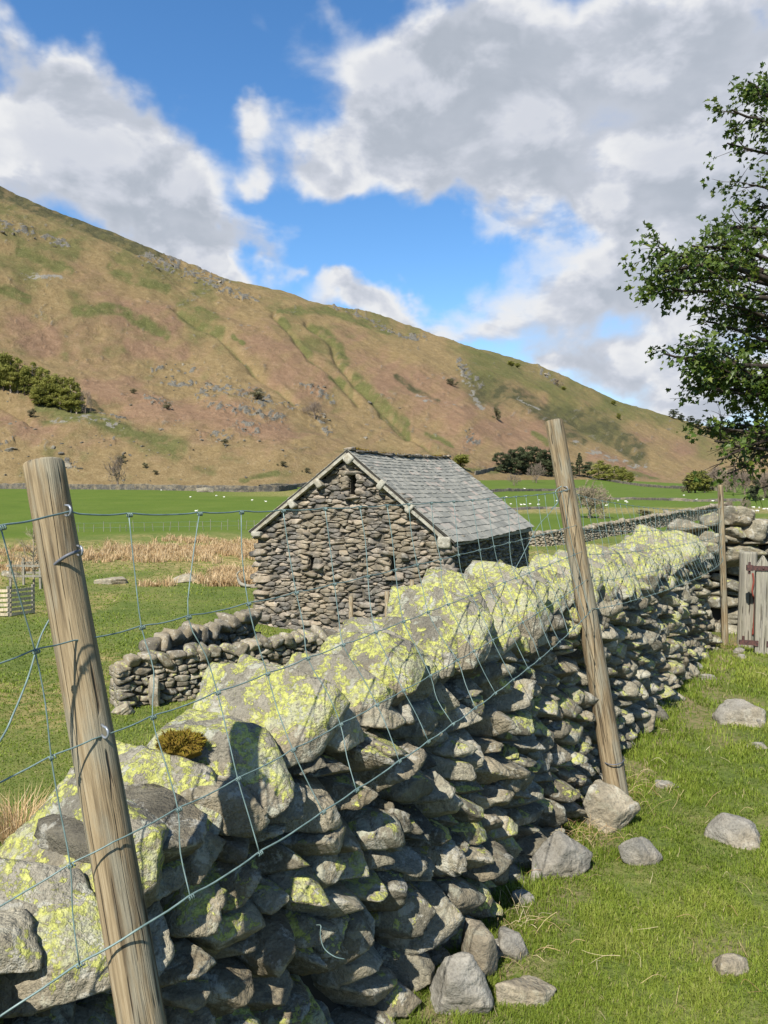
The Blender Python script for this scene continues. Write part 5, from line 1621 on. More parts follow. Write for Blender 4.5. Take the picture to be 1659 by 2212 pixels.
def crown(kind, rs):
    """leafy crown, 10 units tall and about w wide, standing on z = 0"""
    C, Nn = [], []
    if kind == 'round':
        nb, w, zlo = 32, 3.4, 2.0
        cs = rs.normal(0, 1, (nb, 3)); cs /= np.linalg.norm(cs, axis=1, keepdims=True)
        cs = cs * rs.uniform(.25, .85, (nb, 1)) * np.array([w * .8, w * .8, 4.6]) + np.array([0, 0, 4.7]); rb = rs.uniform(.8, 1.5, nb)
        per, sz = 95, .55
    elif kind == 'birch':
        nb, w = 30, 2.2
        z = rs.uniform(.05, 1, nb); a = rs.uniform(0, 6.28, nb); k = rs.uniform(.2, 1, nb) * w * np.sin(np.clip(z * .85 + .12, 0, 1) * math.pi) ** .7
        cs = np.stack([np.cos(a) * k, np.sin(a) * k, 0.6 + z * 8.6], 1); rb = rs.uniform(.6, 1.1, nb); per, sz = 75, .48
    elif kind == 'pine':
        nb, w = 30, 3.0
        z = rs.uniform(.10, 1, nb); a = rs.uniform(0, 6.28, nb); k = rs.uniform(.1, 1, nb) * w * (1.1 - .55 * np.abs(z - .65))
        cs = np.stack([np.cos(a) * k, np.sin(a) * k, z * 9.2], 1); rb = rs.uniform(.7, 1.25, nb); per, sz = 105, .50
    elif kind == 'spruce':
        nb, w = 46, 2.6
        z = rs.uniform(.06, .98, nb); a = rs.uniform(0, 6.28, nb); k = rs.uniform(.5, 1, nb) * w * (1 - z) ** .85
        cs = np.stack([np.cos(a) * k, np.sin(a) * k, .6 + z * 9.2], 1); rb = .25 + .75 * (1 - z); per, sz = 60, .42
    else:                                  # shrub
        nb, w = 14, 4.2
        cs = rs.normal(0, 1, (nb, 3)) * np.array([w * .45, w * .45, 1.6]) + np.array([0, 0, 4.0]); rb = rs.uniform(1.2, 2.4, nb); per, sz = 80, .8
    T = []
    for c, b_ in zip(cs, rb):
        dd = rs.normal(0, 1, (per, 3)); dd /= np.linalg.norm(dd, axis=1, keepdims=True)
        fl = np.array([1.15, 1.15, .72])
        C.append(c + dd * fl * b_ * (rs.uniform(0, 1, (per, 1)) ** .45)); Nn.append(dd + rs.normal(0, .5, (per, 3)))
        T.append(np.clip(rs.normal(.45, .16) + rs.normal(0, .13, per), 0, 1))
    C = np.vstack(C); Nn = np.vstack(Nn); Nn /= np.linalg.norm(Nn, axis=1, keepdims=True)
    C[:, 2] = np.maximum(C[:, 2], .15)
    V, F = leaf_cards(C, Nn, sz, rs)
    return V, F, np.repeat(np.concatenate(T), 4)

def branching(rs, p, d, L, rad, depth, geo, kids=(3, 5), spread=.75, upb=.25, minr=.02, tint=.3):
    n = 5
    pts = [p]
    dd = d / np.linalg.norm(d)
    for k in range(n - 1):
        dd = dd + rs.normal(0, .13, 3) + np.array([0, 0, upb * .16]); dd /= np.linalg.norm(dd)
        pts.append(pts[-1] + dd * L / (n - 1))
    rads = np.linspace(rad, max(rad * .45, minr * .6), n)
    V, F = tube(np.array(pts), rads, 6 if depth > 3 else (4 if depth > 1 else 3), False)
    geo.add(V, F, tint=np.clip(tint + rs.normal(0, .12), 0, 1))
    if depth == 0: return
    m_ = int(rs.integers(kids[0], kids[1] + 1))
    for k in range(m_):
        f = rs.uniform(.35, 1.0) if k else 1.0
        i_ = min(int(f * (n - 1)), n - 2); b0 = pts[i_] + (pts[i_ + 1] - pts[i_]) * (f * (n - 1) - i_)
        nd_ = dd + rs.normal(0, spread, 3) + np.array([0, 0, upb * .4])
        branching(rs, b0, nd_, L * rs.uniform(.55, .82), max(rads[i_] * rs.uniform(.5, .7), minr), depth - 1, geo, kids, spread, upb, minr, tint)

PROT = {}
def prototypes():
    for kind in ('round', 'birch', 'pine', 'spruce', 'shrub'):
        for k in range(3):
            rs_ = np.random.default_rng(300 + 7 * k + len(kind))
            V, F, T = crown(kind, rs_)
            cm = mesh('crown', V, F, dict(tint=T)); cm.materials.append(M[{'round': 'copse', 'birch': 'copse', 'pine': 'pine', 'spruce': 'pine', 'shrub': 'heath'}[kind]])
            g = Geo()
            if kind == 'shrub':
                for q in range(5): branching(rs_, np.array([rs_.normal(0, .5), rs_.normal(0, .5), 0]), np.array([rs_.normal(0, .6), rs_.normal(0, .6), 1]), 3.0, .22, 1, g)
            else:
                V, F = tube([(0, 0, -.4), (.06, .02, 3), (-.05, .05, 6.5), (0, 0, 9)], [.26, .2, .12, .04], 7); g.add(V, F, tint=.4)
                for q in range(9):
                    z = rs_.uniform(2.2, 7.5); a = rs_.uniform(0, 6.28)
                    V, F = tube(smooth_path([(0, 0, z), (math.cos(a) * .9, math.sin(a) * .9, z + .35), (math.cos(a) * 1.9, math.sin(a) * 1.9, z + 1.0)], 6), np.linspace(.09, .03, 6), 4, False); g.add(V, F, tint=.3)
            tm = mesh('trunk', np.concatenate(g.V), [np.concatenate(f) for f in g.F.values()]); tm.materials.append(M['bark'] if kind != 'birch' else M['twig'])
            if kind == 'birch':
                at_ = tm.attributes.new('tint', 'FLOAT', 'POINT'); at_.data.foreach_set('value', np.full(len(tm.vertices), .8, np.float32))
            PROT[kind, k] = (tm, cm, {'round': 7.0, 'birch': 5.2, 'pine': 7.0, 'spruce': 5.6, 'shrub': 10.0}[kind], 10.0 if kind != 'shrub' else 7.5)
    for kind, dep, kids, spread, upb in (('bare', 4, (3, 4), .62, .35), ('baretree_wide', 5, (3, 4), .80, .30), ('sapling', 3, (5, 7), .55, .5)):
        for k in range(2):
            rs_ = np.random.default_rng(500 + 11 * k + dep)
            g = Geo()
            if kind == 'sapling':
                V, F = tube(smooth_path([(0, 0, -.2), (.1, .05, 4), (-.05, 0, 7), (.05, 0, 9.6)], 12), np.linspace(.22, .05, 12), 6); g.add(V, F, tint=.5)
                for q in range(26):
                    z = rs_.uniform(2.6, 9); a = rs_.uniform(0, 6.28)
                    branching(rs_, np.array([0, 0, z]), np.array([math.cos(a), math.sin(a), .5]), .35 * (11.5 - z) * .75, .07, 2, g, (2, 4), .5, .3, .022, .5)
            else:
                V, F = tube(smooth_path([(0, 0, -.3), (.12, .05, 1.0), (.0, .1, 2.0)], 6), np.linspace(.42, .30, 6), 8); g.add(V, F, tint=.25)
                tr = g
                for q in range(6 if kind == 'bare' else 7):
                    a = rs_.uniform(0, 6.28)
                    branching(rs_, np.array([0, .05, rs_.uniform(1.3, 2.1)]), np.array([math.cos(a) * .8, math.sin(a) * .8, rs_.uniform(.5, 1.3)]), 3.0 if kind == 'bare' else 2.5, .17, dep, g, kids, spread, upb, .040, .3)
            Vv = np.concatenate(g.V); zmax = Vv[:, 2].max(); w_ = np.ptp(Vv[:, 0])
            tm = mesh('branches', Vv, [np.concatenate(f) for f in g.F.values()], {k_: np.concatenate(v_) for k_, v_ in g.A.items()})
            PROT[kind, k] = (tm, None, float(w_), float(zmax))
prototypes()
rt = np.random.default_rng(66)
def tree(name, kind, px, base, h, w, label, cat='tree', group=None, bark=None, var=None, loc=None):
    k = int(rt.integers(0, 3 if kind in ('round', 'birch', 'pine', 'spruce', 'shrub') else 2)) if var is None else var
    tm, cm, w0, h0 = PROT[kind, k]
    c = surf(px, base) if loc is None else np.asarray(loc, float)
    D = float(c @ FW) if loc is None else c[1]
    root = thing(name, label, cat, c - np.array([0, 0, .1]), group)
    sc_ = (w / FPX * D / w0, w / FPX * D / w0, h / FPX * D / h0)
    root.scale = sc_
    root.rotation_euler = (0, 0, rt.uniform(0, 6.28))
    for nm, me in (('trunk', tm), ('crown', cm)):
        if me is None: continue
        o = bpy.data.objects.new(nm if cm else 'branches', me)
        if cm is None and not me.materials: me.materials.append(bark or M['twig'])
        COL.objects.link(o); o.parent = root
    return root

def Z5(x, y): return (x * .2134, y * .2134 + 708)
for zx, zt, zb, zw, kind in ((-60, 180, 640, 260, 'round'), (35, 190, 645, 240, 'round'), (110, 255, 660, 190, 'birch'), (180, 290, 665, 190, 'birch'), (250, 300, 690, 200, 'round'), (330, 330, 690, 180, 'birch'), (420, 390, 730, 180, 'birch'),
                            (390, 560, 800, 260, 'round'), (500, 400, 780, 190, 'birch'), (560, 430, 790, 200, 'round'), (610, 560, 820, 190, 'birch'), (650, 480, 825, 200, 'birch'), (720, 470, 850, 200, 'birch'), (775, 530, 860, 170, 'birch'), (690, 640, 850, 190, 'round'), (480, 650, 810, 160, 'round')):
    x, y = Z5(zx, zb)
    tree('birch_tree' if kind == 'birch' else 'hillside_tree', kind, x, y, (zb - zt) * .2134, zw * .2134, 'spring green tree in the copse on the lower fell at the left edge', 'tree', 'trees of the copse on the fell')
x, y = Z5(865, 870)
tree('bare_tree', 'bare', x, y, 62, 34, 'leafless grey-brown tree at the right end of the hillside copse', 'tree')
PZ = lambda x, y: (1017.5 + .3867 * x, 929 + .3867 * y)
for zx, zt, zb, zw in ((165, 118, 235, 90), (205, 102, 242, 100), (245, 98, 245, 100), (290, 95, 246, 110), (335, 84, 248, 110), (375, 92, 250, 100), (415, 100, 255, 100), (445, 105, 258, 90), (230, 150, 246, 90), (310, 150, 250, 90), (400, 160, 256, 90)):
    x, y = PZ(zx, zb); tree('pine_tree', 'pine', x, y, (zb - zt) * .3867, zw * .3867, 'dark pine in the clump between the barn roof and the leaning post', 'tree', 'pines of the dark clump')
for zx, zt, zb, zw, kind, lab in ((605, 122, 262, 75, 'spruce', 'pointed dark spruce just right of the leaning post'), (553, 178, 262, 60, 'pine', 'dark pine touching the right side of the leaning post'), (650, 172, 266, 75, 'pine', 'dark pine between the pointed spruce and the paler green trees'),
                                 (712, 160, 280, 110, 'birch', 'tall loose pale green tree right of the dark pines'), (760, 185, 284, 100, 'birch', 'thin grey-green tree, second of the pale trees right of the pines'), (800, 190, 290, 90, 'birch', 'sparse grey-green tree in the middle of the pale tree row'), (845, 192, 296, 80, 'round', 'dense green round tree near the right end of the pale tree row'), (887, 218, 300, 70, 'round', 'low green tree at the right end of the pale tree row')):
    x, y = PZ(zx, zb); tree({'spruce': 'spruce_tree', 'pine': 'pine_tree', 'birch': 'birch_tree', 'round': 'field_tree'}[kind], kind, x, y, (zb - zt) * .3867, zw * .3867, lab)
x, y = PZ(365, 296); tree('bare_tree', 'bare', x, y, 50, 50, 'pinkish leafless tree standing before the dark pine clump')
x, y = PZ(240, 312); tree('bare_tree', 'bare', x, y, 30, 34, 'small leafless tree in the field below the left side of the pine clump')
x, y = PZ(662, 492); tree('bare_tree', 'baretree_wide', x, y, 90, 80, 'large round leafless pale tree in the valley field right of the leaning post', 'tree', None, M['palebark'])
for zx, zt, zb, zw, kind, lab in ((1252, 200, 352, 150, 'round', 'dark leafy tree at the left end of the far wood behind the gate-side post'), (1590, 225, 396, 90, 'pine', 'dark pine beneath the hanging sycamore twigs at the right edge'), (1700, 200, 390, 120, 'pine', 'dark pine of the far wood, cut by the right edge'), (1215, 262, 352, 90, 'shrub', 'dark undergrowth at the left end of the far wood'), (1305, 225, 350, 120, 'birch', 'dull green tree beside the dark leafy tree of the far wood')):
    x, y = PZ(zx, zb); tree({'round': 'field_tree', 'pine': 'pine_tree', 'shrub': 'heath_shrub', 'birch': 'birch_tree'}[kind], kind, x, y, (zb - zt) * .3867, zw * .3867, lab)
for zx, zt, zb, zw in ((1320, 205, 335, 110), (1370, 195, 340, 120), (1425, 200, 345, 120), (1475, 210, 350, 110), (1530, 215, 360, 110), (1350, 215, 330, 120), (1450, 205, 336, 120), (1640, 220, 380, 120)):
    x, y = PZ(zx, zb); tree('bare_tree', 'baretree_wide', x, y, (zb - zt) * .3867, zw * .3867, 'brown leafless tree of the far wood behind the thin post', 'tree', 'leafless trees of the far wood')
x, y = PZ(1440, 470); tree('bare_shrub', 'bare', x, y, 36, 44, 'leafless dark shrub in the field behind the cross wall', 'shrub')
x, y = PZ(1530, 480); tree('bare_shrub', 'bare', x, y, 50, 44, 'pale leafless shrub in the field above the slab-topped wall', 'shrub')
x, y = PZ(970, 478); tree('heath_shrub', 'shrub', x, y, 14, 40, 'low dark shrub beside the far end of the curving wall', 'shrub')
tree('bare_tree', 'bare', 254, 1053, 76, 62, 'lone gnarled leafless tree standing before the foot wall of the fell', 'tree', None, M['twig'])
for px_, py_, h_, w_, kind, lab in ((1074, 908, 28, 24, 'shrub', 'single dark bush high on the fell above the pine clump'), (975, 832, 16, 22, 'shrub', 'dark bush on the bracken slope right of the third gully'), (1104, 791, 14, 22, 'round', 'small green tree nearest the skyline on the right shoulder of the fell'), (1118, 795, 13, 16, 'round', 'second small green tree close below the skyline'),
                                    (1205, 835, 16, 30, 'bare', 'small leafless tree among the skyline crags on the right shoulder'), (1218, 843, 10, 14, 'round', 'tiny round tree just below the skyline crags'), (1325, 875, 12, 16, 'round', 'lone wind-bent tree standing up on the skyline'), (1337, 905, 16, 14, 'round', 'lone green tree on the far right slope below the skyline tree'),
                                    (680, 905, 44, 60, 'bare', 'spreading leafless thorn bush among the rocks above the barn'), (665, 893, 20, 34, 'bare', 'small leafless thorn bush left of the spreading one above the barn'), (556, 868, 22, 34, 'shrub', 'dark bush on the outcrop in the middle of the fell'), (486, 964, 14, 18, 'shrub', 'round dark bush on the lowest rocks of the fell'), (360, 882, 14, 20, 'shrub', 'dark bush beside the pair of dark rocks right of the copse'), (288, 850, 10, 16, 'shrub', 'dark green bush on bracken right of the copse'),
                                    (68, 902, 18, 20, 'shrub', 'dark green bush below the left end of the copse'), (314, 1011, 12, 14, 'shrub', 'small gorse bush above the foot wall right of the lone tree'), (336, 1025, 10, 14, 'shrub', 'lower small gorse bush above the foot wall right of the lone tree'), (262, 1000, 16, 22, 'shrub', 'brown bush on the slope just above the lone tree'), (610, 1008, 12, 18, 'shrub', 'dark bush on the slope left of the barn gable peak'), (662, 1022, 12, 16, 'shrub', 'gorse bush on the slope touching the barn verge'),
                                    (995, 1012, 40, 60, 'round', 'green bush behind the far end of the barn roof ridge')):
    tree({'shrub': 'heath_shrub', 'round': 'hillside_tree', 'bare': 'thorn_tree'}[kind], kind, px_, py_, h_, w_, lab, 'bush' if kind == 'shrub' or 'bush' in lab else 'tree')
for k, (px_, py_, h_) in enumerate(((1455, 905, 22), (1472, 910, 16), (1492, 918, 20), (1508, 926, 22), (1530, 938, 24), (1552, 946, 24), (1578, 942, 22), (1470, 908, 18), (1543, 942, 20))):
    tree('pine_tree', 'pine', px_, py_, h_, h_ * .95, 'dark pine on the skyline at the far right end of the fell', 'tree', 'skyline pines')

# saplings with guards, and the slatted pen, at the left edge
s1 = surf(74, 1268); tree('sapling', 'sapling', 74, 1268, 138, 74, 'tall leafless pale sapling in a timber guard, half behind the nearest post', 'tree', None, M['palebark'])
s2 = surf(36, 1280); tree('sapling', 'sapling', 36, 1284, 78, 34, 'small leafless sapling rising out of the slatted pen', 'tree', None, M['palebark'])
gd_root = thing('tree_guard', 'rough timber tree guard of posts and rails round the tall sapling', 'tree guard', s1)
for sx, sy in ((-.75, -.6), (.55, -.6), (-.75, .6), (.55, .6)):
    g = Geo(); z = gz1(s1[0] + sx, s1[1] + sy); g.box((s1[0] + sx, s1[1] + sy, z + .55), EX, (.045, .045, .68)); g.out('stake', M['oldwood'], gd_root)
for zz in (.55, 1.0):
    for sy in (-.66, .66):
        g = Geo(); g.box((s1[0] - .1, s1[1] + sy, s1[2] + zz), EX, (.78, .018, .05)); g.out('rail', M['oldwood'], gd_root)
def pen_panel(a, b_, label):
    A, B = surf(*a), surf(*b_)
    A = at(a[0], a[1], A[1]); 
    root = thing('slatted_hurdle', label, 'hurdle', (A + B) / 2)
    dv = B - A; L = np.linalg.norm(dv[:2]); dv3 = dv / np.linalg.norm(dv); nn = np.array([-dv3[1], dv3[0], 0]); nn /= np.linalg.norm(nn)
    Hh = .95
    for f in (0.02, .98):
        g = Geo(); g.box(A + dv * f + np.array([0, 0, Hh / 2 + .02]), [dv3, nn, EX[2]], (.04, .04, Hh / 2 + .08)); g.out('stake', M['oldwood'], root)
    for k in range(6):
        g = Geo(); g.box(A + dv * .5 + np.array([0, 0, .08 + k * .165]) - nn * .06, [dv3, nn, np.cross(dv3, nn)], (np.linalg.norm(dv) / 2, .012, .05)); g.out('slat', M['palewood'], root)
pen_panel((-45, 1332), (20, 1332), 'left slatted wooden hurdle of the pen, cut off by the left edge')
pen_panel((21, 1332), (73, 1325), 'right slatted wooden hurdle of the pen, beside the nearest post')
# driftwood beside the barn
c = surf(520, 1268)
g = Geo()
V, F = tube(smooth_path([at(512, 1240, c[1]), at(515, 1252, c[1]), at(522, 1262, c[1] - .1), at(540, 1266, c[1] - .2), at(556, 1262, c[1])], 24), np.concatenate([np.linspace(.03, .085, 12), np.linspace(.085, .05, 12)]), 8); g.add(V, F)
V, F = tube(smooth_path([at(512, 1240, c[1]), at(516, 1235, c[1]), at(521, 1234, c[1])], 8), np.linspace(.05, .02, 8), 6); g.add(V, F)
props(g.out('fallen_branch', M['oldwood'], None, True, c), 'bleached curved fallen branch lying in the rushes beside the barn', 'branch')

# thin stakes
def stake(px, base, h, w, label, group, mat='oldwood', name='fence_stake', D=None, lean=0):
    c = surf(px, base) if D is None else at(px, base, D)
    Hh, Wd = h / FPX * c[1], w / FPX * c[1]
    V, F = tube(np.array([(0, 0, -.2), (lean * .5, 0, Hh * .5), (lean, 0, Hh)]) + c, Wd / 2, 8)
    props(put(name, V, F, M[mat], None, None, True, c), label, 'stake', group)
for px_, top_, D, lab in ((758, 1288, 15.5, 'left-most and palest of the stakes before the barn gable'), (836, 1277, 15.2, 'thin stake standing before the middle of the barn gable'), (890, 1252, 14.9, 'stake before the right half of the barn gable'), (940, 1247, 14.7, 'short stake before the right side of the barn gable'), (985, 1248, 14.5, 'stake just before the right corner of the barn gable')):
    c = at(px_, top_, D); z0 = gz1(c[0], c[1])
    V, F = tube(np.array([(c[0] + .02, c[1], z0 - .2), (c[0], c[1], (z0 + c[2]) / 2), c]), [.055, .05, .045], 9)
    props(put('fence_stake', V, F, M['wood'], None, None, True, (c[0], c[1], z0)), lab, 'stake', 'stakes of the fence between barn and wall')
for px_, y0, y1_, lab in ((1160, 1195, 1238, 'first thin stake right of the barn'), (1184, 1196, 1236, 'second thin stake right of the barn'), (1203, 1196, 1232, 'third thin stake right of the barn, near the leaning post'), (1218, 1197, 1230, 'fourth thin stake right of the barn, touching the leaning post')):
    D = 21.0
    c = at(px_, y0, D); z0 = gz1(c[0], c[1])
    V, F = tube(np.array([(c[0] + .03, c[1], z0 - .2), c]), [.036, .03], 8)
    props(put('fence_stake', V, F, M['oldwood'], None, None, True, (c[0], c[1], z0)), lab, 'stake', 'stakes right of the barn')
fence = thing('wire_fence', 'distant row of pale stakes and wire below the bright green field', 'wire fence', surf(380, 1147))
pp = []
for k, px_ in enumerate(np.linspace(150, 566, 24) + rt.normal(0, 3, 24)):
    c = surf(px_, 1150 - 6 * (px_ - 150) / 416); pp.append(c)
    V, F = tube(np.array([c - [0, 0, .1], c + [rt.normal(0, .05), 0, rt.uniform(.55, .95)]]), .024, 5); put('stake', V, F, M['oldwood'], fence)
for zz in (.35, .75):
    V, F = tube(np.array(pp) + [0, 0, zz], .008, 4); put('line_wire', V, F, M['wire'], fence)

# ------------------------------------------------------------------ boulders on the fell
rb_ = np.random.default_rng(44)
RM_ = []
for k in range(6):
    V, F = free_rock(3, (1, .8, .62), rb_, 10, 22, .08, 60 + k)
    me = mesh('boulder', V, F, dict(tint=np.full(len(V), rb_.uniform(.2, .8)), lich=np.zeros(len(V))), False); me.materials.append(M['crag']); RM_.append(me)
spots = []
for pts, w in ROCKS:
    for k in range(int(3 + w * .45)):
        f = rb_.uniform(0, len(pts) - 1); i_ = int(min(f, len(pts) - 2)); f -= i_
        spots.append((pts[i_][0] + (pts[i_ + 1][0] - pts[i_][0]) * f + rb_.normal(0, w * .5), pts[i_][1] + (pts[i_ + 1][1] - pts[i_][1]) * f + rb_.normal(0, w * .35)))
for k in range(70):
    spots.append((rb_.uniform(0, 640), rb_.uniform(905, 1040)))
for k in range(25):
    spots.append((rb_.uniform(0, 1100), rb_.uniform(830, 1010)))
for x, y in spots[:285]:
    if y < np.interp(x, RPX, RPY) + 8: continue
    c = surf(x, y)
    D = np.hypot(c[0], c[1])
    o = bpy.data.objects.new('boulder', RM_[int(rb_.integers(0, 6))])
    COL.objects.link(o)
    s_ = min(rb_.lognormal(.75, .45), 6.5) / FPX * D * 1.15
    o.location = c + np.array([0, 0, s_ * .12])
    o.scale = (s_ * rb_.uniform(.8, 1.5), s_, s_ * rb_.uniform(.6, 1.2)); o.rotation_euler = (rb_.normal(0, .3), rb_.normal(0, .3), rb_.uniform(0, 6.28))
    props(o, 'grey boulder lying among the bracken on the fell side', 'boulder', 'boulders on the fell')

# ------------------------------------------------------------------ sheep
def sheep_mesh(lying):
    bm = bmesh.new()
    def ell(c, s_, sub=2, rot=None):
        m_ = Matrix.Translation(c) @ (rot or Matrix.Identity(4)) @ Matrix.Diagonal((*s_, 1))
        bmesh.ops.create_icosphere(bm, subdivisions=sub, radius=1, matrix=m_)
    zb_ = .26 if lying else .60
    ell((0, 0, zb_), (.48, .23, .25), 3); ell((.25, 0, zb_ + .02), (.24, .21, .23)); ell((-.27, 0, zb_ + .01), (.24, .22, .24))
    hz = zb_ + (.22 if lying else -.02)
    ell((.50, 0, (zb_ + hz) / 2 + .08), (.16, .10, .14), 2, Matrix.Rotation(-.6, 4, 'Y')); ell((.66, 0, hz + .10), (.15, .075, .08), 2, Matrix.Rotation(.45, 4, 'Y'))
    for sy in (-1, 1): ell((.57, sy * .10, hz + .16), (.03, .07, .022), 1)
    ell((-.50, 0, zb_ - .02), (.05, .045, .14), 1)
    for sx in (-.30, .30):
        for sy in (-1, 1):
            if lying: ell((sx + .12, sy * .15, .06), (.17, .05, .05), 1)
            else:
                ell((sx, sy * .12, .42), (.075, .06, .17), 1); ell((sx + .01, sy * .12, .18), (.04, .036, .19), 1)
    me = bpy.data.meshes.new('tmp'); bm.to_mesh(me); bm.free()
    o = bpy.data.objects.new('tmp', me); COL.objects.link(o)
    md = o.modifiers.new('r', 'REMESH'); md.mode = 'VOXEL'; md.voxel_size = .022; md.use_smooth_shade = True
    dg = bpy.context.evaluated_depsgraph_get()
    out = bpy.data.meshes.new_from_object(o.evaluated_get(dg))
    bpy.data.objects.remove(o)
    out.materials.clear(); out.materials.append(M['fleece'])
    out.name = 'sheep'
    return out
SH = [sheep_mesh(False), sheep_mesh(True)]
SPOT = [(x * .5014, y * .5014 + 353.9) for x, y in ((695, 1408), (820, 1440), (932, 1434), (966, 1440), (1086, 1454), (1146, 1457), (845, 1498))]
left_n = len(SPOT)
SPOT += [PZ(x, y) for x, y in ((198, 380), (223, 420), (281, 420), (299, 420), (331, 420), (376, 423), (381, 397), (480, 402), (755, 424), (822, 400), (872, 410), (862, 400), (1258, 392), (1350, 402), (1190, 370), (592, 446), (1630, 395), (1660, 450), (1600, 460), (300, 330))]
SPOT += [(1643, 1078), (1650, 1101), (1640, 1100), (1628, 1099)]
for k, (x, y) in enumerate(SPOT):
    c = surf(x, y); D = c[1]
    s_ = np.clip(5.0 / FPX * D / 1.25, .36, 1.05)
    o = bpy.data.objects.new('sheep', SH[int(rt.integers(0, 2))]); COL.objects.link(o)
    o.location = c; o.scale = (s_, s_, s_); o.rotation_euler = (0, 0, rt.choice([0, math.pi]) + rt.normal(0, .5))
    props(o, 'white sheep in the green field on the left, below the foot wall' if k < left_n else 'white sheep in the valley fields on the right, beyond the barn', 'sheep', 'sheep in the left field' if k < left_n else 'sheep in the right valley fields')

# ------------------------------------------------------------------ the near sycamore, its trunk beyond the right edge
rs = np.random.default_rng(909)
TB = np.array([9.3, 13.2, 0.0]); TB[2] = gz1(TB[0], TB[1])
syc = thing('sycamore_tree', 'big sycamore in fresh leaf reaching in from the right edge of the picture', 'tree', TB)
trunk_pts = smooth_path([TB - [0, 0, .2], TB + [-.1, 0, 2.0], TB + [.1, .1, 5], TB + [-.1, 0, 8.5], TB + [.1, 0, 12.0]], 30)
WOOD = Geo()
V, F = tube(trunk_pts, np.linspace(.48, .10, 30), 14); WOOD.add(V, F)
LC, LN, LA = [], [], []          # leaf sites
def leaf_site(p, d, k):
    for q in range(k):
        LC.append(p + rs.normal(0, .065, 3)); LA.append(d)
def limb(path, r0, r1, sub=1.0, leafy=1.0, lvl=0):
    P = smooth_path(path, 26)
    P = P + np.cumsum(rs.normal(0, .012, P.shape), axis=0) * np.linspace(0, 1, len(P))[:, None]
    V, F = tube(P, np.linspace(r0, r1, len(P)), 7, False); WOOD.add(V, F)
    Ltot = np.linalg.norm(np.diff(P, axis=0), axis=1).sum()
    ns = int(Ltot * 2.0 * sub)
    for _ in range(ns):
        f = rs.uniform(.42, 1.0) ** .55
        i_ = min(int(f * 25), 24)
        b0 = P[i_]; t = P[min(i_ + 1, 25)] - P[max(i_ - 1, 0)]; t /= np.linalg.norm(t)
        dv = t * rs.uniform(.4, 1.0) + rs.normal(0, .6, 3) * np.array([1, 1, .38]); dv /= np.linalg.norm(dv)
        L = rs.uniform(.25, .75) * (1.1 - .45 * f)
        e = b0 + dv * L + np.array([0, 0, .10 * L])
        Q = smooth_path([b0, b0 + dv * L * .5 + rs.normal(0, .03, 3), e], 7)
        V, F = tube(Q, np.linspace(.012, .004, 7), 4, False); WOOD.add(V, F)
        if rs.uniform() < leafy: leaf_site(e, dv, int(rs.integers(6, 12)))
        for k in range(int(rs.integers(2, 5))):
            j_ = int(rs.integers(2, 7)); b1 = Q[min(j_, 6)]
            d2_ = dv + rs.normal(0, .7, 3) * np.array([1, 1, .5]); d2_ /= np.linalg.norm(d2_)
            e2 = b1 + d2_ * rs.uniform(.12, .42)
            V, F = tube(smooth_path([b1, (b1 + e2) / 2 + rs.normal(0, .015, 3), e2], 5), np.linspace(.006, .0025, 5), 3, False); WOOD.add(V, F)
            if rs.uniform() < leafy: leaf_site(e2, d2_, int(rs.integers(4, 9)))
def tip(px, py, Y): return at(px, py, Y)
def tr_at(z):
    i_ = int(np.argmin(np.abs(trunk_pts[:, 2] - z))); return trunk_pts[i_]
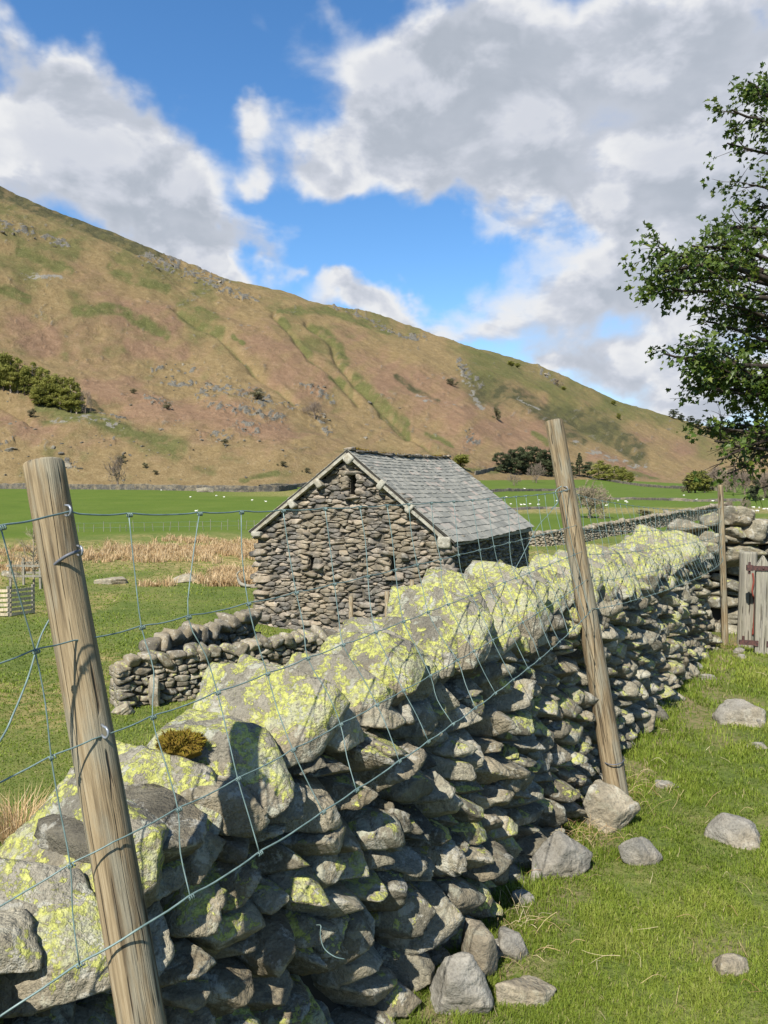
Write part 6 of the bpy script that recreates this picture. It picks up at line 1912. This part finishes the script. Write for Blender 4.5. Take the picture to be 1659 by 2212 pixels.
LIMBS = [   # px, py, depth of the tip, height on the trunk, bow, thickness, twigginess, leafiness
    (1588, 175, 12.2, 6.2, .5, .07, 1.0, 1), (1620, 205, 12.6, 6.5, .4, .06, 1.0, 1), (1562, 245, 12.0, 6.0, .5, .07, 1.1, 1), (1640, 260, 12.5, 6.0, .4, .06, 1.1, 1), (1575, 300, 12.3, 5.6, .4, .06, 1.0, 1), (1640, 190, 13, 7, .4, .06, 1, 1),
    (1600, 395, 12.4, 5.2, .3, .06, .8, 1), (1640, 430, 12.8, 4.8, .3, .06, 1.2, 1), (1560, 490, 12.0, 4.6, .4, .05, 1.0, .85), (1600, 520, 12.6, 4.4, .3, .06, 1.3, .9),
    (1440, 520, 11.2, 4.0, .35, .07, 1.0, 1), (1395, 545, 11.0, 3.9, .4, .08, 1.1, 1), (1378, 580, 10.8, 3.7, .45, .08, 1.1, 1), (1385, 625, 10.9, 3.5, .4, .07, 1.0, 1), (1450, 600, 11.5, 3.6, .3, .07, 1.1, .95), (1500, 560, 11.8, 3.9, .3, .06, 1.2, .9), (1540, 620, 12.3, 3.5, .25, .06, 1.3, .85),
    (1490, 660, 11.8, 3.2, .2, .05, .9, .45), (1520, 705, 12.0, 3.1, .2, .05, .9, .4), (1570, 680, 12.4, 3.2, .2, .06, 1.3, .8), (1610, 610, 12.7, 3.6, .2, .06, 1.4, .9),
    (1400, 772, 10.9, 2.9, .3, .07, 1.0, 1), (1450, 755, 11.3, 3.0, .3, .06, 1.2, 1), (1500, 760, 11.7, 2.9, .25, .06, 1.3, 1), (1490, 830, 11.5, 2.5, .25, .06, 1.2, 1), (1550, 790, 12.2, 2.8, .2, .06, 1.4, 1), (1600, 760, 12.6, 2.9, .2, .06, 1.5, 1), (1495, 850, 11.6, 2.4, .25, .05, 1.0, .9), (1590, 840, 12.5, 2.5, .2, .06, 1.5, 1), (1640, 720, 12.9, 3.1, .2, .06, 1.5, 1),
    (1545, 905, 12.0, 2.2, .2, .05, 1.2, .8), (1515, 930, 11.7, 2.1, .15, .05, 1.0, .6), (1600, 920, 12.5, 2.1, .15, .06, 1.4, .85), (1640, 850, 12.9, 2.4, .2, .06, 1.5, 1),
    (1490, 960, 11.4, 1.95, .3, .05, .9, .18), (1530, 1000, 11.6, 1.9, .35, .05, .9, .12), (1560, 1025, 11.8, 1.8, .35, .045, .8, .1), (1600, 985, 12.3, 1.9, .2, .05, 1.0, .15), (1640, 960, 12.8, 2.0, .2, .05, 1.2, .4), (1625, 1060, 12.2, 1.7, .3, .04, .7, .1), (1580, 960, 12, 2, .2, .05, 1, .3),
    (1700, 500, 12.5, 5, .3, .07, 1.3, 1), (1720, 750, 12.5, 3.5, .3, .07, 1.3, 1), (1720, 300, 12.5, 6.2, .3, .07, 1.2, 1), (1800, 200, 13, 7.5, .3, .08, 1.2, 1), (1850, 450, 11.5, 5.2, .3, .08, 1.2, 1), (1900, 700, 11.5, 4, .3, .08, 1.2, 1), (2300, 300, 13, 6.5, .3, .09, 1.2, 1), (2400, 600, 13.5, 4.8, .3, .09, 1.2, 1), (2100, 100, 13, 8.5, .3, .09, 1.2, 1), (2200, 800, 12, 3.5, .3, .08, 1.2, 1)]
for px_, py_, Yd, zt, bow, th_, sub, lf in LIMBS:
    e = tip(px_ + (38 if px_ < 1510 else 16 if px_ < 1660 else 0), py_, Yd); b0 = tr_at(TB[2] + min(zt * .95 + .2, 9)); b0 = b0.copy()
    b0[2] = min(b0[2], max(e[2] - .3, 2.2))
    m1 = b0 + (e - b0) * .35 + np.array([0, 0, bow * .8]) + rs.normal(0, .15, 3)
    m2 = b0 + (e - b0) * .72 + np.array([0, 0, bow * .7]) + rs.normal(0, .15, 3)
    limb([b0, m1, m2, e], th_ * 1.15, .014, sub, lf)
WOOD.out('trunk', M['bark'], syc, True)
LC = np.array(LC); LA = np.array(LA)
n = len(LC)
# a lobed leaf, folded along its midrib
lobes = np.array([(0, 0), (.22, .10), (.50, .02), (.34, .30), (.52, .52), (.24, .55), (.0, 1.0), (-.24, .55), (-.52, .52), (-.34, .30), (-.50, .02), (-.22, .10)], float)
ax_ = LA + rs.normal(0, .5, (n, 3)) + np.array([0, 0, -.45]); ax_ /= np.linalg.norm(ax_, axis=1, keepdims=True)
nr = rs.normal(0, .75, (n, 3)) + np.array([-.1, -.25, .8]); nr -= ax_ * (nr * ax_).sum(1, keepdims=True); nr /= np.linalg.norm(nr, axis=1, keepdims=True)
sd_ = np.cross(ax_, nr)
sz = rs.uniform(.05, .11, (n, 1, 1))
fold = np.abs(lobes[:, 0]) * .35
V = LC[:, None, :] + sz * (lobes[None, :, :1] * sd_[:, None, :] + lobes[None, :, 1:2] * ax_[:, None, :] + (fold[None, :, None] - .25 * lobes[None, :, 1:2] ** 2) * nr[:, None, :])
V = V.reshape(-1, 3)
b_ = np.arange(n)[:, None] * 12
F = [b_ + np.array([[0, 1, 2, 3]]), b_ + np.array([[0, 3, 4, 5]]), b_ + np.array([[0, 5, 6, 7]]), b_ + np.array([[0, 7, 8, 9]]), b_ + np.array([[0, 9, 10, 11]])]
put('crown', V, F, M['leaf'], syc, dict(tint=np.repeat(np.clip(rs.normal(.5, .22, n), 0, 1), 12)))
for o in bpy.data.objects:
    if o.parent is None and o.get('label') and not o.get('kind'):
        o['kind'] = 'thing'
